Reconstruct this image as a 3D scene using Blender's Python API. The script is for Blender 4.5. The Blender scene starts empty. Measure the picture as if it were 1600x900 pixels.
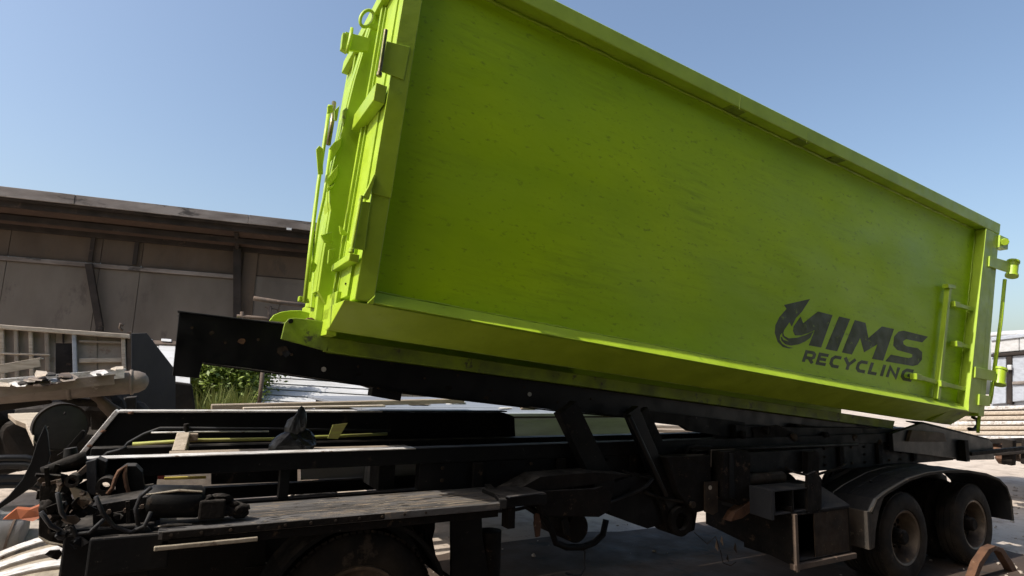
import bpy, bmesh, math, random
from mathutils import Vector, Matrix
random.seed(7)
sc = bpy.context.scene
COL = sc.collection
# ------------------------------------------------------------------ camera
FPX, PITCH, ROLL, AZ = 912.68, .153, .0308, 1.0632
CAM = Vector((-.4442, -3.641, 2.0449))
_fw = Vector((math.cos(AZ), math.sin(AZ), 0)); _rt = Vector((math.sin(AZ), -math.cos(AZ), 0)); _up = Vector((0, 0, 1))
CF = _fw*math.cos(PITCH)+_up*math.sin(PITCH); CU0 = -_fw*math.sin(PITCH)+_up*math.cos(PITCH)
CR = _rt*math.cos(ROLL)+CU0*math.sin(ROLL); CU = CU0*math.cos(ROLL)-_rt*math.sin(ROLL)
cd = bpy.data.cameras.new("camera"); cam = bpy.data.objects.new("camera", cd); COL.objects.link(cam)
cd.sensor_width = 36; cd.lens = FPX/1600*36; cd.clip_start = .05; cd.clip_end = 3000
cam.matrix_world = Matrix(((CR.x, CU.x, -CF.x, CAM.x), (CR.y, CU.y, -CF.y, CAM.y), (CR.z, CU.z, -CF.z, CAM.z), (0, 0, 0, 1)))
sc.camera = cam
# ------------------------------------------------------------------ sky and sun
SUN_EL = math.radians(50); SUN_AZ = math.radians(268.5)      # clockwise from +Y: sun stands over -X
w = bpy.data.worlds.new("World"); sc.world = w; w.use_nodes = True
nt = w.node_tree; bg = nt.nodes["Background"]
sky = nt.nodes.new("ShaderNodeTexSky"); sky.sky_type = 'NISHITA'; sky.sun_disc = False
sky.sun_elevation = SUN_EL; sky.sun_rotation = SUN_AZ; sky.air_density = 1.2; sky.dust_density = 3.2; sky.ozone_density = 1.5
nt.links.new(sky.outputs[0], bg.inputs[0]); bg.inputs[1].default_value = 0.125
sd = bpy.data.lights.new("sun", 'SUN'); sun = bpy.data.objects.new("sun", sd); COL.objects.link(sun)
sd.energy = 3.6; sd.angle = math.radians(.5); sd.color = (1, .95, .87)
_sdir = Vector((math.sin(SUN_AZ)*math.cos(SUN_EL), math.cos(SUN_AZ)*math.cos(SUN_EL), math.sin(SUN_EL)))
sun.rotation_euler = _sdir.to_track_quat('Z', 'Y').to_euler(); sun.location = (-20, -2, 30)
sc.view_settings.view_transform = 'Standard'; sc.view_settings.look = 'None'
sc.view_settings.exposure = 0.6; sc.view_settings.gamma = 1.0
sc.cycles.max_bounces = 6; sc.cycles.use_denoising = True

# ------------------------------------------------------------------ helpers
TILT = .0894; CO = Vector((.4581, 0, 2.5014))              # container origin: lower front corner of the side
CM = Matrix.Rotation(TILT, 3, 'Y')
def ray(u, v): return CF+CR*((u-800)/FPX)-CU*((v-450)/FPX)
def at(u, v, ax, val):
    d = ray(u, v); i = 'xyz'.index(ax); return CAM+d*((val-CAM[i])/d[i])
def L(u, v, ax, val):
    d = CM.transposed() @ ray(u, v); c = CM.transposed() @ (CAM-CO); i = 'xyz'.index(ax); return c+d*((val-c[i])/d[i])

class B:
    def __init__(s): s.v = []; s.f = []
    def add(s, vs, fs):
        o = len(s.v); s.v += [tuple(p) for p in vs]; s.f += [tuple(i+o for i in f) for f in fs]; return s
    def box(s, x0, x1, y0, y1, z0, z1):
        return s.add([(x, y, z) for x in (x0, x1) for y in (y0, y1) for z in (z0, z1)],
                     [(0, 1, 3, 2), (4, 6, 7, 5), (0, 4, 5, 1), (2, 3, 7, 6), (0, 2, 6, 4), (1, 5, 7, 3)])
    def prism(s, pts, ax, a, b):
        """polygon given in the two other axes (in xyz order), extruded along ax"""
        def mk(p, t): return {'x': (t, p[0], p[1]), 'y': (p[0], t, p[1]), 'z': (p[0], p[1], t)}[ax]
        n = len(pts); vs = [mk(p, a) for p in pts]+[mk(p, b) for p in pts]
        return s.add(vs, [tuple(range(n)), tuple(range(2*n-1, n-1, -1))]+[(i, i+n, (i+1) % n+n, (i+1) % n) for i in range(n)])
    def solid(s, pts, off):
        off = Vector(off); n = len(pts); vs = [Vector(p) for p in pts]; vs += [p+off for p in vs]
        return s.add(vs, [tuple(range(n)), tuple(range(2*n-1, n-1, -1))]+[(i, i+n, (i+1) % n+n, (i+1) % n) for i in range(n)])
    def bar(s, p, q, wd, h, up=(0, 0, 1)):
        p, q = Vector(p), Vector(q); d = (q-p).normalized(); side = d.cross(Vector(up))
        if side.length < 1e-4: side = d.cross(Vector((0, 1, 0)))
        side.normalize(); u = side.cross(d).normalized(); side *= wd/2; u *= h/2
        return s.add([a+x*side+y*u for a in (p, q) for x in (-1, 1) for y in (-1, 1)],
                     [(0, 1, 3, 2), (4, 6, 7, 5), (0, 4, 5, 1), (2, 3, 7, 6), (0, 2, 6, 4), (1, 5, 7, 3)])
    def tube(s, pts, r, n=8, caps=True):
        pts = [Vector(p) for p in pts]; rs = r if isinstance(r, (list, tuple)) else [r]*len(pts)
        ref = None; o = len(s.v)
        for i, p in enumerate(pts):
            d = (pts[min(i+1, len(pts)-1)]-pts[max(i-1, 0)]).normalized()
            if ref is None:
                ref = d.cross(Vector((0, 0, 1)))
                if ref.length < .1: ref = d.cross(Vector((0, 1, 0)))
            ref = (ref-d*ref.dot(d)).normalized(); b = d.cross(ref)
            s.v += [tuple(p+(ref*math.cos(2*math.pi*k/n)+b*math.sin(2*math.pi*k/n))*rs[i]) for k in range(n)]
        for i in range(len(pts)-1):
            for k in range(n):
                a, c = o+i*n+k, o+i*n+(k+1) % n; s.f.append((a, c, c+n, a+n))
        if caps: s.f += [tuple(range(o+n-1, o-1, -1)), tuple(range(o+(len(pts)-1)*n, o+len(pts)*n))]
        return s
    def lathe(s, prof, c, axis=(0, 1, 0), n=40, closed=False):
        """prof: list of (distance along axis, radius)"""
        ax = Vector(axis).normalized(); a = ax.orthogonal().normalized(); b = ax.cross(a); c = Vector(c); o = len(s.v); m = len(prof)
        for k in range(n):
            t = 2*math.pi*k/n; e = a*math.cos(t)+b*math.sin(t)
            s.v += [tuple(c+ax*h+e*r) for h, r in prof]
        for k in range(n):
            k2 = (k+1) % n
            for i in range(m-1 if not closed else m):
                j = (i+1) % m; s.f.append((o+k*m+i, o+k*m+j, o+k2*m+j, o+k2*m+i))
        return s
    def lump(s, c, r, seed=0, sub=2, amp=.3):
        rnd = random.Random(seed); bm = bmesh.new(); bmesh.ops.create_icosphere(bm, subdivisions=sub, radius=1)
        fr = [(Vector((rnd.uniform(-1, 1), rnd.uniform(-1, 1), rnd.uniform(-1, 1)))*3, rnd.uniform(0, 6)) for _ in range(5)]
        vs = []
        for v in bm.verts:
            k = 1+amp*sum(math.sin(v.co.dot(f)+ph) for f, ph in fr)/2.2
            vs.append((c[0]+v.co.x*r[0]*k, c[1]+v.co.y*r[1]*k, c[2]+v.co.z*r[2]*k))
        bm.verts.index_update(); fs = [tuple(v.index for v in f.verts) for f in bm.faces]; bm.free()
        return s.add(vs, fs)
def mk(name, b, mat, parent=None, bevel=0, smooth=False, local=False, autosmooth=None):
    """link builder b as ONE object; world coordinates are made relative to an unrotated parent"""
    me = bpy.data.meshes.new(name); off = Vector((0, 0, 0))
    if parent is not None and not local: off = absloc(parent)
    vs = [tuple(Vector(p)-off) for p in b.v]
    piv = Vector((0, 0, 0))
    if parent is None and vs:
        lo = Vector([min(v[i] for v in vs) for i in range(3)]); hi = Vector([max(v[i] for v in vs) for i in range(3)])
        piv = (lo+hi)/2; piv.z = lo.z; vs = [tuple(Vector(v)-piv) for v in vs]
    me.from_pydata(vs, [], b.f); me.update()
    bm = bmesh.new(); bm.from_mesh(me); bmesh.ops.recalc_face_normals(bm, faces=bm.faces); bm.to_mesh(me); bm.free()
    if mat: me.materials.append(mat)
    if smooth or autosmooth:
        for p in me.polygons: p.use_smooth = True
    if autosmooth: me.set_sharp_from_angle(angle=math.radians(autosmooth))
    o = bpy.data.objects.new(name, me); COL.objects.link(o); o.location = piv
    if parent is not None: o.parent = parent
    if bevel:
        m = o.modifiers.new("bevel", 'BEVEL'); m.width = bevel; m.segments = 2; m.limit_method = 'ANGLE'; m.angle_limit = math.radians(40)
    return o
def absloc(o):
    p = Vector((0, 0, 0))
    while o is not None: p += o.location; o = o.parent
    return p
def tag(o, label, cat, group=None, kind=None):
    if label: o['label'] = label
    if cat: o['category'] = cat
    if group: o['group'] = group
    if kind: o['kind'] = kind
    return o
def thing(name, loc, label, cat, group=None, rot=None):
    o = bpy.data.objects.new(name, None); COL.objects.link(o); o.location = loc; o.empty_display_size = .2
    if rot: o.rotation_euler = rot
    return tag(o, label, cat, group)

# ------------------------------------------------------------------ materials
def mat(name, c1, c2=None, scale=3, stretch=(1, 1, 1), rough=.6, metal=0, bump=.15, bscale=40, spots=None, spot_scale=8, spot_cut=.62, fac=(.4, .65), spec=.5, spots2=None, dust=None, scratch=None):
    m = bpy.data.materials.new(name); m.use_nodes = True; n = m.node_tree.nodes; l = m.node_tree.links; p = n["Principled BSDF"]
    p.inputs["Roughness"].default_value = rough; p.inputs["Metallic"].default_value = metal; p.inputs["Specular IOR Level"].default_value = spec
    tc = n.new("ShaderNodeTexCoord"); mp = n.new("ShaderNodeMapping"); mp.inputs["Scale"].default_value = stretch; l.new(tc.outputs["Object"], mp.inputs[0])
    def noise(sc_, det=6, src=mp.outputs[0], rgh=.6):
        t = n.new("ShaderNodeTexNoise"); t.inputs["Scale"].default_value = sc_; t.inputs["Detail"].default_value = det; t.inputs["Roughness"].default_value = rgh; l.new(src, t.inputs[0]); return t.outputs[0]
    def ramp(src, a, b):
        r = n.new("ShaderNodeMapRange"); r.inputs[1].default_value = a; r.inputs[2].default_value = b; l.new(src, r.inputs[0]); return r.outputs[0]
    def mix(f, a, b):
        x = n.new("ShaderNodeMix"); x.data_type = 'RGBA'; l.new(f, x.inputs[0])
        for k, q in ((6, a), (7, b)):
            if isinstance(q, tuple): x.inputs[k].default_value = (*q, 1)
            else: l.new(q, x.inputs[k])
        return x.outputs[2]
    col = mix(ramp(noise(scale), *fac), c1, c2 or c1)
    if spots: col = mix(ramp(noise(spot_scale, 8, rgh=.7), spot_cut, spot_cut+.06), col, spots)
    if spots2: col = mix(ramp(noise(spot_scale*3.1 if spot_scale < 20 else 19, 9, tc.outputs["Object"], .8), .62 if spot_scale < 20 else .655, .70), col, spots2)
    if scratch:
        sc2 = n.new("ShaderNodeMapping"); sc2.inputs["Scale"].default_value = scratch[1]; l.new(tc.outputs["Object"], sc2.inputs[0])
        sm_ = n.new("ShaderNodeMath"); sm_.operation = 'MULTIPLY'; l.new(ramp(noise(scratch[2], 10, sc2.outputs[0], .75), scratch[3], scratch[3]+scratch[4]), sm_.inputs[0])
        l.new(ramp(noise(1.1, 4, tc.outputs["Object"], .6), .42, .66), sm_.inputs[1]); col = mix(sm_.outputs[0], col, scratch[0])
    if dust:
        ge = n.new("ShaderNodeNewGeometry"); sx = n.new("ShaderNodeSeparateXYZ"); l.new(ge.outputs["Normal"], sx.inputs[0])
        mu = n.new("ShaderNodeMath"); mu.operation = 'MULTIPLY'; l.new(ramp(sx.outputs[2], .55, .95), mu.inputs[0]); l.new(ramp(noise(4.5, 8, tc.outputs["Object"], .7), .38, .62), mu.inputs[1])
        col = mix(mu.outputs[0], col, dust)
    l.new(col, p.inputs["Base Color"])
    rr = n.new("ShaderNodeMapRange"); rr.inputs[1].default_value = .3; rr.inputs[2].default_value = .7; rr.inputs[3].default_value = max(.05, rough-.12); rr.inputs[4].default_value = min(1, rough+.15)
    l.new(noise(scale*2.3), rr.inputs[0]); l.new(rr.outputs[0], p.inputs["Roughness"])
    if bump:
        bn = n.new("ShaderNodeBump"); bn.inputs["Strength"].default_value = bump; bn.inputs["Distance"].default_value = .01
        l.new(noise(bscale, 5), bn.inputs["Height"]); l.new(bn.outputs[0], p.inputs["Normal"])
    m['nodes'] = 1
    return m
M = {}
G1, G2 = (.36, .50, .026), (.285, .41, .016)
M['green'] = mat('green_paint', G1, G2, 2.5, (1, 1, 1), .42, bump=.12, bscale=18, spots=(.22, .36, .02), spot_scale=6, spot_cut=.64, spots2=(.10, .095, .03))
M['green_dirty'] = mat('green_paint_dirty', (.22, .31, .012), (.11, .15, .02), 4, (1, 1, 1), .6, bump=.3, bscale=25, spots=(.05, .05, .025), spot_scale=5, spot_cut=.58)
M['green_panel'] = mat('green_panel_paint', (.445, .665, .003), (.335, .545, .003), .8, (.6, 1, 1.3), .5, spec=.3, bump=.35, bscale=7, spots=(.26, .42, .006), spot_scale=21, spot_cut=.585, fac=(.36, .66), spots2=(.07, .075, .014), scratch=((.30, .475, .005), (.35, 1, 4), 4.5, .47, .2))
M['steel_pin'] = mat('worn_pin_steel', (.20, .17, .09), (.10, .12, .03), 9, rough=.35, metal=.7)
M['black'] = mat('black_paint', (.0045, .0045, .005), (.008, .0075, .007), 3, rough=.6, spec=.18, bump=.2, bscale=30, spots=(.034, .025, .018), spot_scale=7, spot_cut=.62, spots2=(.12, .10, .085), dust=(.075, .066, .058))
M['black_gloss'] = mat('black_gloss_paint', (.004, .004, .0045), (.007, .007, .0075), 3, rough=.4, spec=.3, bump=.1, spots=(.03, .026, .023), spot_scale=6, spot_cut=.69)
M['grime'] = mat('oily_grime', (.007, .006, .005), (.013, .010, .008), 6, rough=.8, spec=.15, bump=.5, bscale=35, spots=(.065, .042, .026), spot_scale=9, spot_cut=.60, spots2=(.16, .125, .095), dust=(.075, .066, .058))
M['grime_brown'] = mat('brown_grime', (.05, .034, .022), (.02, .015, .011), 5, spec=.2, rough=.8, bump=.4, spots=(.16, .11, .07), spot_scale=11, spot_cut=.63, dust=(.075, .066, .058))
M['worn_lit_white'] = mat('worn_lit_metal', (.62, .60, .58), (.35, .32, .29), 6, (1.2, 3, 3), .5, bump=.3, spots=(.16, .10, .06), spot_scale=7, spot_cut=.58)  # worn pale metal; also paints the sunlit caps on the truck frame
M['deck'] = mat('scuffed_deck', (.105, .10, .098), (.05, .046, .043), 2.2, (.6, 3, 1), .6, spec=.3, bump=.6, bscale=22, spots=(.20, .155, .11), spot_scale=7, spot_cut=.57, spots2=(.30, .27, .23), scratch=((.30, .235, .165), (.35, 7, 1), 7, .54, .06))
M['rust'] = mat('rust', (.13, .062, .032), (.065, .032, .018), 7, rough=.85, bump=.6, spots=(.26, .17, .11), spot_scale=9, spot_cut=.62)
M['tyre'] = mat('dusty_rubber', (.012, .0105, .0095), (.034, .027, .020), 3.5, rough=.85, spec=.25, bump=.3, bscale=60, spots=(.065, .05, .038), spot_scale=4, spot_cut=.6)
M['rim'] = mat('dusty_rim', (.14, .108, .078), (.06, .045, .033), 6, rough=.45, metal=.35, bump=.25, spots=(.24, .16, .085), spot_scale=8, spot_cut=.60)
M['rubber'] = mat('mudguard_plastic', (.013, .013, .015), (.022, .021, .021), 4, (1, 3, 1), .6, spec=.25, bump=.25, spots=(.05, .043, .037), spot_scale=7, spot_cut=.63, spots2=(.08, .07, .06))
M['flap'] = mat('muddy_flap', (.06, .045, .032), (.03, .025, .02), 5, rough=.85, bump=.4, spots=(.13, .10, .07), spot_scale=8, spot_cut=.6)
M['wood'] = mat('weathered_wood', (.30, .24, .18), (.20, .155, .115), 5, (1, 9, 9), .85, bump=.5, spots=(.11, .08, .055), spot_scale=6, spot_cut=.6)
M['wood_pale'] = mat('pale_wood', (.48, .41, .33), (.33, .27, .21), 5, (1, 8, 8), .85, bump=.5, spots=(.18, .13, .09), spot_scale=6, spot_cut=.62)
M['pole_green'] = mat('yellow_green_pole', (.34, .36, .08), (.26, .22, .08), 5, (1, 6, 6), .7, bump=.2)
M['grey_panel'] = mat('pale_grey_sheet', (.38, .41, .46), (.30, .32, .36), 3, (.6, 2, 4), .55, bump=.2, spots=(.22, .2, .18), spot_scale=6, spot_cut=.66)
M['grey_bed'] = mat('sun_offset_bed_sheet', (.20, .215, .245), (.15, .16, .18), 3, (.6, 3, 4), .6, bump=.2, spots=(.10, .095, .09), spot_scale=5, spot_cut=.62)  # bed top coloured darker than its side to offset the sun on it
M['white_sheet'] = mat('white_sheet', (.50, .50, .50), (.40, .395, .385), 3, (.5, 2, 5), .5, bump=.15, spots=(.22, .18, .15), spot_scale=5, spot_cut=.62)
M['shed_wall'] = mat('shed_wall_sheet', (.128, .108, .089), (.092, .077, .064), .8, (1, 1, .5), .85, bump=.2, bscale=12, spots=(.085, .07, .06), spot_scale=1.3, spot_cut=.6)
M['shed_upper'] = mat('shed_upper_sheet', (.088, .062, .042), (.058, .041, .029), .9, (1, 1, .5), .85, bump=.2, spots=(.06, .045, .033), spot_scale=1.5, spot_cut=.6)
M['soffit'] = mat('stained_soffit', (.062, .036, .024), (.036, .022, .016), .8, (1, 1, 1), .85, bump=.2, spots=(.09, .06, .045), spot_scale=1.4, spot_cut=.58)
M['shed_frame'] = mat('shed_steel', (.022, .018, .016), (.038, .030, .026), 2, rough=.8, spec=.2, spots=(.07, .05, .04), spot_scale=2.5, spot_cut=.62)
M['fascia'] = mat('weathered_fascia', (.22, .19, .17), (.10, .08, .068), 1.6, (.5, 1, 2), .7, bump=.3, spots=(.04, .032, .028), spot_scale=1.8, spot_cut=.55)
M['tipper'] = mat('faded_tipper_paint', (.30, .255, .21), (.21, .17, .135), 2.2, (1, 1, 1), .75, bump=.3, spots=(.20, .14, .10), spot_scale=3, spot_cut=.58)
M['tank'] = mat('dirty_tank', (.20, .160, .13), (.10, .078, .06), 3, (.5, 1, 1), .7, bump=.4, spots=(.40, .36, .31), spot_scale=3.4, spot_cut=.60, spots2=(.05, .036, .026))
M['dark_plate'] = mat('dark_plate', (.022, .023, .027), (.034, .035, .038), 2, (1, 1, .4), .7, spec=.25, bump=.2, spots=(.10, .09, .085), spot_scale=3, spot_cut=.68, dust=(.075, .066, .058))
M['scrap'] = mat('dark_scrap', (.012, .010, .009), (.026, .020, .016), 3, rough=.85, spec=.2, bump=.5, spots=(.07, .045, .03), spot_scale=4, spot_cut=.62, dust=(.075, .066, .058))
M['brown_iron'] = mat('brown_iron', (.11, .075, .053), (.06, .043, .032), 4, rough=.8, bump=.4, spots=(.3, .2, .14), spot_scale=6, spot_cut=.64)
M['orange'] = mat('orange_scrap', (.36, .10, .035), (.22, .075, .04), 6, rough=.7, spots=(.3, .22, .17), spot_scale=6, spot_cut=.6)
M['red'] = mat('faded_red', (.30, .03, .02), (.18, .03, .02), 6, rough=.6)
M['yellow'] = mat('yellow_paint', (.55, .42, .06), (.4, .33, .08), 6, rough=.6)
M['grey_drum'] = mat('grey_drum', (.24, .235, .225), (.17, .16, .15), 4, rough=.6, spots=(.3, .27, .24), spot_scale=6, spot_cut=.64)
M['strip'] = mat('pale_strip', (.33, .28, .21), (.20, .165, .12), 4, (3, 3, 3), .55, bump=.3, spots=(.14, .10, .07), spot_scale=7, spot_cut=.57)
M['galv'] = mat('galvanised', (.5, .48, .44), (.35, .33, .30), 12, rough=.4, metal=.5)
M['logo'] = mat('faded_dark_lettering', (.040, .050, .014), (.060, .074, .016), 5, rough=.55, bump=.1, spots=(.16, .24, .010), spot_scale=7, spot_cut=.60, fac=(.35, .65))
M['dead_leaf'] = mat('dry_leaf', (.22, .15, .10), (.14, .10, .07), 12, rough=.8)
M['leaf'] = mat('bush_leaf', (.17, .22, .022), (.09, .135, .016), 6, rough=.5, bump=0)
M['grass'] = mat('grass_blade', (.27, .29, .075), (.18, .21, .05), 4, rough=.6, bump=0)
M['stone'] = mat('stone', (.42, .36, .30), (.30, .26, .22), 8, rough=.9, bump=.5)
M['tan'] = mat('tan_box', (.36, .30, .22), (.26, .21, .16), 3, rough=.8, spots=(.2, .15, .1), spot_scale=3, spot_cut=.6)
M['bag'] = mat('black_bag_film', (.005, .005, .005), (.010, .010, .010), 8, rough=.35, bump=.6, bscale=14)

def ground_mat():
    m = bpy.data.materials.new('dusty_yard'); m.use_nodes = True; n = m.node_tree.nodes; l = m.node_tree.links; p = n["Principled BSDF"]
    p.inputs["Roughness"].default_value = .9
    tc = n.new("ShaderNodeTexCoord")
    def noise(s_, d=8, r=.6):
        t = n.new("ShaderNodeTexNoise"); t.inputs["Scale"].default_value = s_; t.inputs["Detail"].default_value = d; t.inputs["Roughness"].default_value = r; l.new(tc.outputs["Object"], t.inputs[0]); return t.outputs[0]
    def mix(f, a, b):
        x = n.new("ShaderNodeMix"); x.data_type = 'RGBA'; l.new(f, x.inputs[0])
        for k, q in ((6, a), (7, b)):
            if isinstance(q, tuple): x.inputs[k].default_value = (*q, 1)
            else: l.new(q, x.inputs[k])
        return x.outputs[2]
    def rng(src, a, b):
        r = n.new("ShaderNodeMapRange"); r.inputs[1].default_value = a; r.inputs[2].default_value = b; l.new(src, r.inputs[0]); return r.outputs[0]
    c = mix(rng(noise(.35), .38, .62), (.50, .43, .36), (.40, .33, .265))
    c = mix(rng(noise(2.2), .50, .66), c, (.30, .245, .195))
    c = mix(rng(noise(9), .60, .70), c, (.22, .175, .14))
    c = mix(rng(noise(45), .62, .72), c, (.58, .52, .45))
    l.new(c, p.inputs["Base Color"])
    bn = n.new("ShaderNodeBump"); bn.inputs["Strength"].default_value = .5; bn.inputs["Distance"].default_value = .03; l.new(noise(14), bn.inputs["Height"]); l.new(bn.outputs[0], p.inputs["Normal"])
    return m
M['ground'] = ground_mat()

# ================================================================== ground
g = B(); g.add([(-600, -600, 0), (900, -600, 0), (900, 900, 0), (-600, 900, 0)], [(0, 1, 2, 3)])
tag(mk('ground', g, M['ground']), 'dusty pale beige yard ground', None, kind='structure')
oil_shade = B(); _r = random.Random(4); _n = 64
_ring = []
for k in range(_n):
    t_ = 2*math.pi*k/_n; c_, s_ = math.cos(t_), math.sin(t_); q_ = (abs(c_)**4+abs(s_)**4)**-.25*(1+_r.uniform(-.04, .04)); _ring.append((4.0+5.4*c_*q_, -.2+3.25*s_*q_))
oil_shade.add([(x, y, .004) for x, y in _ring], [tuple(range(_n))])  # oily dirt tone, deepened and spread wide to stand in for shade
M['oil_shade'] = mat('oil_shade_dirt', (.046, .029, .019), (.068, .045, .031), 1.3, rough=.85, bump=.5, bscale=14, spots=(.025, .021, .018), spot_scale=2.2, spot_cut=.56, spots2=(.16, .135, .11))
tag(mk('oil_shade_ground', oil_shade, M['oil_shade']), 'dark oily dirt sheet with painted shade under the truck', None, kind='structure')
peb = B()
for i in range(900):
    x = random.uniform(-4, 16); y = random.uniform(-.6, 9); r = random.choice((.008, .012, .012, .02, .03))
    if random.random() < .5: x = random.uniform(7, 16); y = random.uniform(-1.2, 3.5)
    peb.lump((x, y, r*.3), (r, r*random.uniform(.7, 1.3), r*.7), i, 1, .35)
tag(mk('gravel', peb, M['stone']), 'loose stones scattered over the yard', None, kind='stuff')

# ================================================================== unseen shed, added to cut sky light and bounce on the container side
os_ = thing('added_shade_roof', (0, -8, 0), 'dark unseen roof and wall added to shade the long green container side', 'building')
SHX0, SHX1, SHY0, SHY1, SHZ = -16, 16, -14, -3.3, 7.5
M_dark = M['shed_frame']
b = B()
for i in range(16): b.box(SHX0+i*2, SHX0+i*2+1.98, SHY0, SHY1, SHZ+.01*(i % 2), SHZ+.08+.01*(i % 2))
mk('shade_roof_sheets', b, M_dark, os_, 0)
mk('back_wall', B().box(SHX0, SHX1, SHY0, SHY0+.1, 0, SHZ-.01), M_dark, os_, 0)
mk('shade_roof_beam', B().box(SHX0, SHX1, SHY1-.2, SHY1-.02, SHZ-.3, SHZ-.01), M_dark, os_, 0)
for x in (-15.5, 15.5): mk('column', B().box(x, x+.25, SHY1-.5, SHY1-.25, 0, SHZ-.31), M_dark, os_, 0)

# ================================================================== container
W = 1.8
ct = thing('rolloff_container', CO, 'lime green steel tipping container tilted up on the truck frame', 'container', rot=(0, TILT, 0))
def cpart(name, b, m='green', parent=None, bevel=.004, **k): return mk(name, b, M[m], parent or ct, bevel, local=True, **k)
def xr(z): return 8.06+.274*z          # slanted rear end
PY = .13
# side panel as a gently dented grid
def panel(y, thick, amp, sgn):
    b = B(); nx, nz = 90, 30; o = 0
    for i in range(nx+1):
        for k in range(nz+1):
            z = .02+(2.60-.02)*k/nz; x0, x1 = .06, xr(z)-.2; x = x0+(x1-x0)*i/nx
            e = min(i, nx-i, 8)/8*min(k, nz-k, 4)/4
            fl = min(1, max(0, (3.9-x)/.6)) if z < 1.0 else min(1, max(0, (3.9-x)/.6, (z-1.0)/.3))
            d = amp*e*fl*(math.sin(x*2.1+1.3*math.sin(z*2.2))+.6*math.sin(x*4.7+z*3.1)+.5*math.sin(z*6.0+x*.8))
            b.v.append((x, y+sgn*d, z))
    for i in range(nx):
        for k in range(nz):
            a = i*(nz+1)+k; b.f.append((a, a+1, a+nz+2, a+nz+1))
    return b
side = cpart('side_panel', panel(PY, .01, .005, 1), 'green_panel', smooth=True, bevel=0); 
sm = side.modifiers.new('solid', 'SOLIDIFY'); sm.thickness = .012; sm.offset = 1
far = cpart('side_panel', panel(W-PY, .01, .005, 1), 'green_panel', smooth=True, bevel=0)
# top rails
for y0, y1 in ((0, PY+.02), (W-PY-.02, W)):
    cpart('top_rail', B().prism([(0, 2.55), (8.74, 2.535), (8.79, 2.70), (0, 2.70)], 'y', y0, y1), bevel=.008)
for u0, v0, u1, v1 in ((1157, 149, 1155, 171), (1262, 204, 1260, 224)):
    cpart('weld_seam', B().tube([L(u0, v0, 'y', .0012), L(u1, v1, 'y', .0012)], .0025, 6), 'green_dirty', bevel=0)
# ribs under the rail, seen as small teeth along the weld
for u in (1128, 1232, 1290):
    p = L(u, 100+(u-960)*.49, 'y', .11)
    cpart('rail_gusset', B().prism([(p.x, 2.55), (p.x+.25, 2.55), (p.x+.22, 2.535), (p.x+.04, 2.535)], 'y', .02, .12), 'green_dirty')
# lower rail: bevelled lip and underslung sill
zs = L(1000, 590, 'y', .34).z
for s, y in ((1, 0), (-1, W)):
    f = lambda t: y+s*t
    cpart('lower_lip', B().prism([(f(0), .0), (f(.10), .085), (f(PY), .085), (f(PY), -.012), (f(.012), -.012)], 'x', .125, 7.635), bevel=.003)
    cpart('lower_sill', B().prism([(f(.0), -.014), (f(.34), zs), (f(.42), zs), (f(.42), -.014)], 'x', -.06, 7.28), bevel=.004)
cpart('sill_cap', B().prism([(.025, -.014), (.26, -.18), (.34, -.18), (.34, -.014)], 'x', 7.29, 7.78), 'green_dirty')
cpart('floor_pan', B().box(.02, 8.0, .43, W-.43, -.06, -.02), 'green_dirty')
cpart('corner_gusset', B().prism([(.08, -.013), (.126, -.013), (.126, .05)], 'y', -.004, .01))
# skids with nose plates
for y in (.60, W-.70):
    cpart('skid_runner', B().prism([(.02, -.21), (7.15, -.21), (7.10, -.312), (.0, -.312)], 'y', y, y+.10), 'green_dirty')
    nose = [(-.305, -.27), (-.30, -.16), (-.28, -.125), (-.24, -.112), (-.05, -.105), (-.02, -.07), (.018, -.07), (.018, -.31), (-.04, -.305), (-.2, -.283)]
    cpart('skid_nose', B().prism(nose, 'y', y, y+.02), 'green_dirty')
    cpart('nose_bolt', B().tube([(-.265, y-.012, -.14), (-.265, y, -.14)], .018, 8), 'black')
cpart('roller_horn', B().prism([(p.x, p.z) for p in [L(u, v, 'y', W-.6) for u, v in ((421, 501), (428, 492), (440, 487), (455, 485), (470, 485), (486, 489), (500, 505), (440, 503))]], 'y', W-.6, W-.56))
cpart('cross_tube', B().tube([(-.13, .62, -.13), (-.13, W-.6, -.13)], .04, 12), 'rust', smooth=True)
cpart('bottom_cross_member', B().box(-.05, .02, .43, W-.43, -.21, -.02), 'green')
# front posts and front wall (hinged gate)
for y0, y1 in ((0, PY), (W-PY, W)):
    cpart('front_post', B().box(0, .126, y0, y1, 0, 2.548), bevel=.006)
cpart('post_sleeve', B().box(-.004, .128, -.006, .02, .70, 2.54), bevel=.003)
def hinge_leaf(pts, y=-.012, th=.012):
    return B().prism([(p.x, p.z) for p in [L(u, v, 'y', y) for u, v in pts]], 'y', y, y+th)
gate = cpart('gate', B().box(-.012, .04, PY+.004, W-PY-.004, .03, 2.5), bevel=.004)
for yy in (.50, 1.30): cpart('gate_rib', B().box(-.045, -.013, yy-.05, yy-.01, .02, 2.46), parent=gate)
cpart('gate_seam_strip', B().box(-.03, -.013, .40, .412, .02, 2.3), parent=gate)
prof = [(-.05, 2.45), (-.09, 2.1), (-.126, 1.75), (-.15, 1.35), (-.178, .95), (-.150, .76), (-.132, .70), (-.128, .35), (-.12, .10), (-.055, .02), (-.013, .02), (-.013, 2.45)]
cpart('lock_channel', B().prism(prof, 'y', .60, .66), parent=gate)
cpart('lock_flange', B().prism([(a-.006, b) for a, b in prof[:9]]+[(-.10, .1), (-.10, .35), (-.105, .70), (-.12, .9), (-.10, 1.35), (-.03, 2.45)], 'y', .66, .78), parent=gate)
cpart('gate_top_bar', B().box(-.07, -.013, PY, W-PY, 2.34, 2.46), parent=gate)
cpart('gate_foot_plate', B().box(-.05, -.013, .30, W-.2, -.10, .08), parent=gate)
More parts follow.
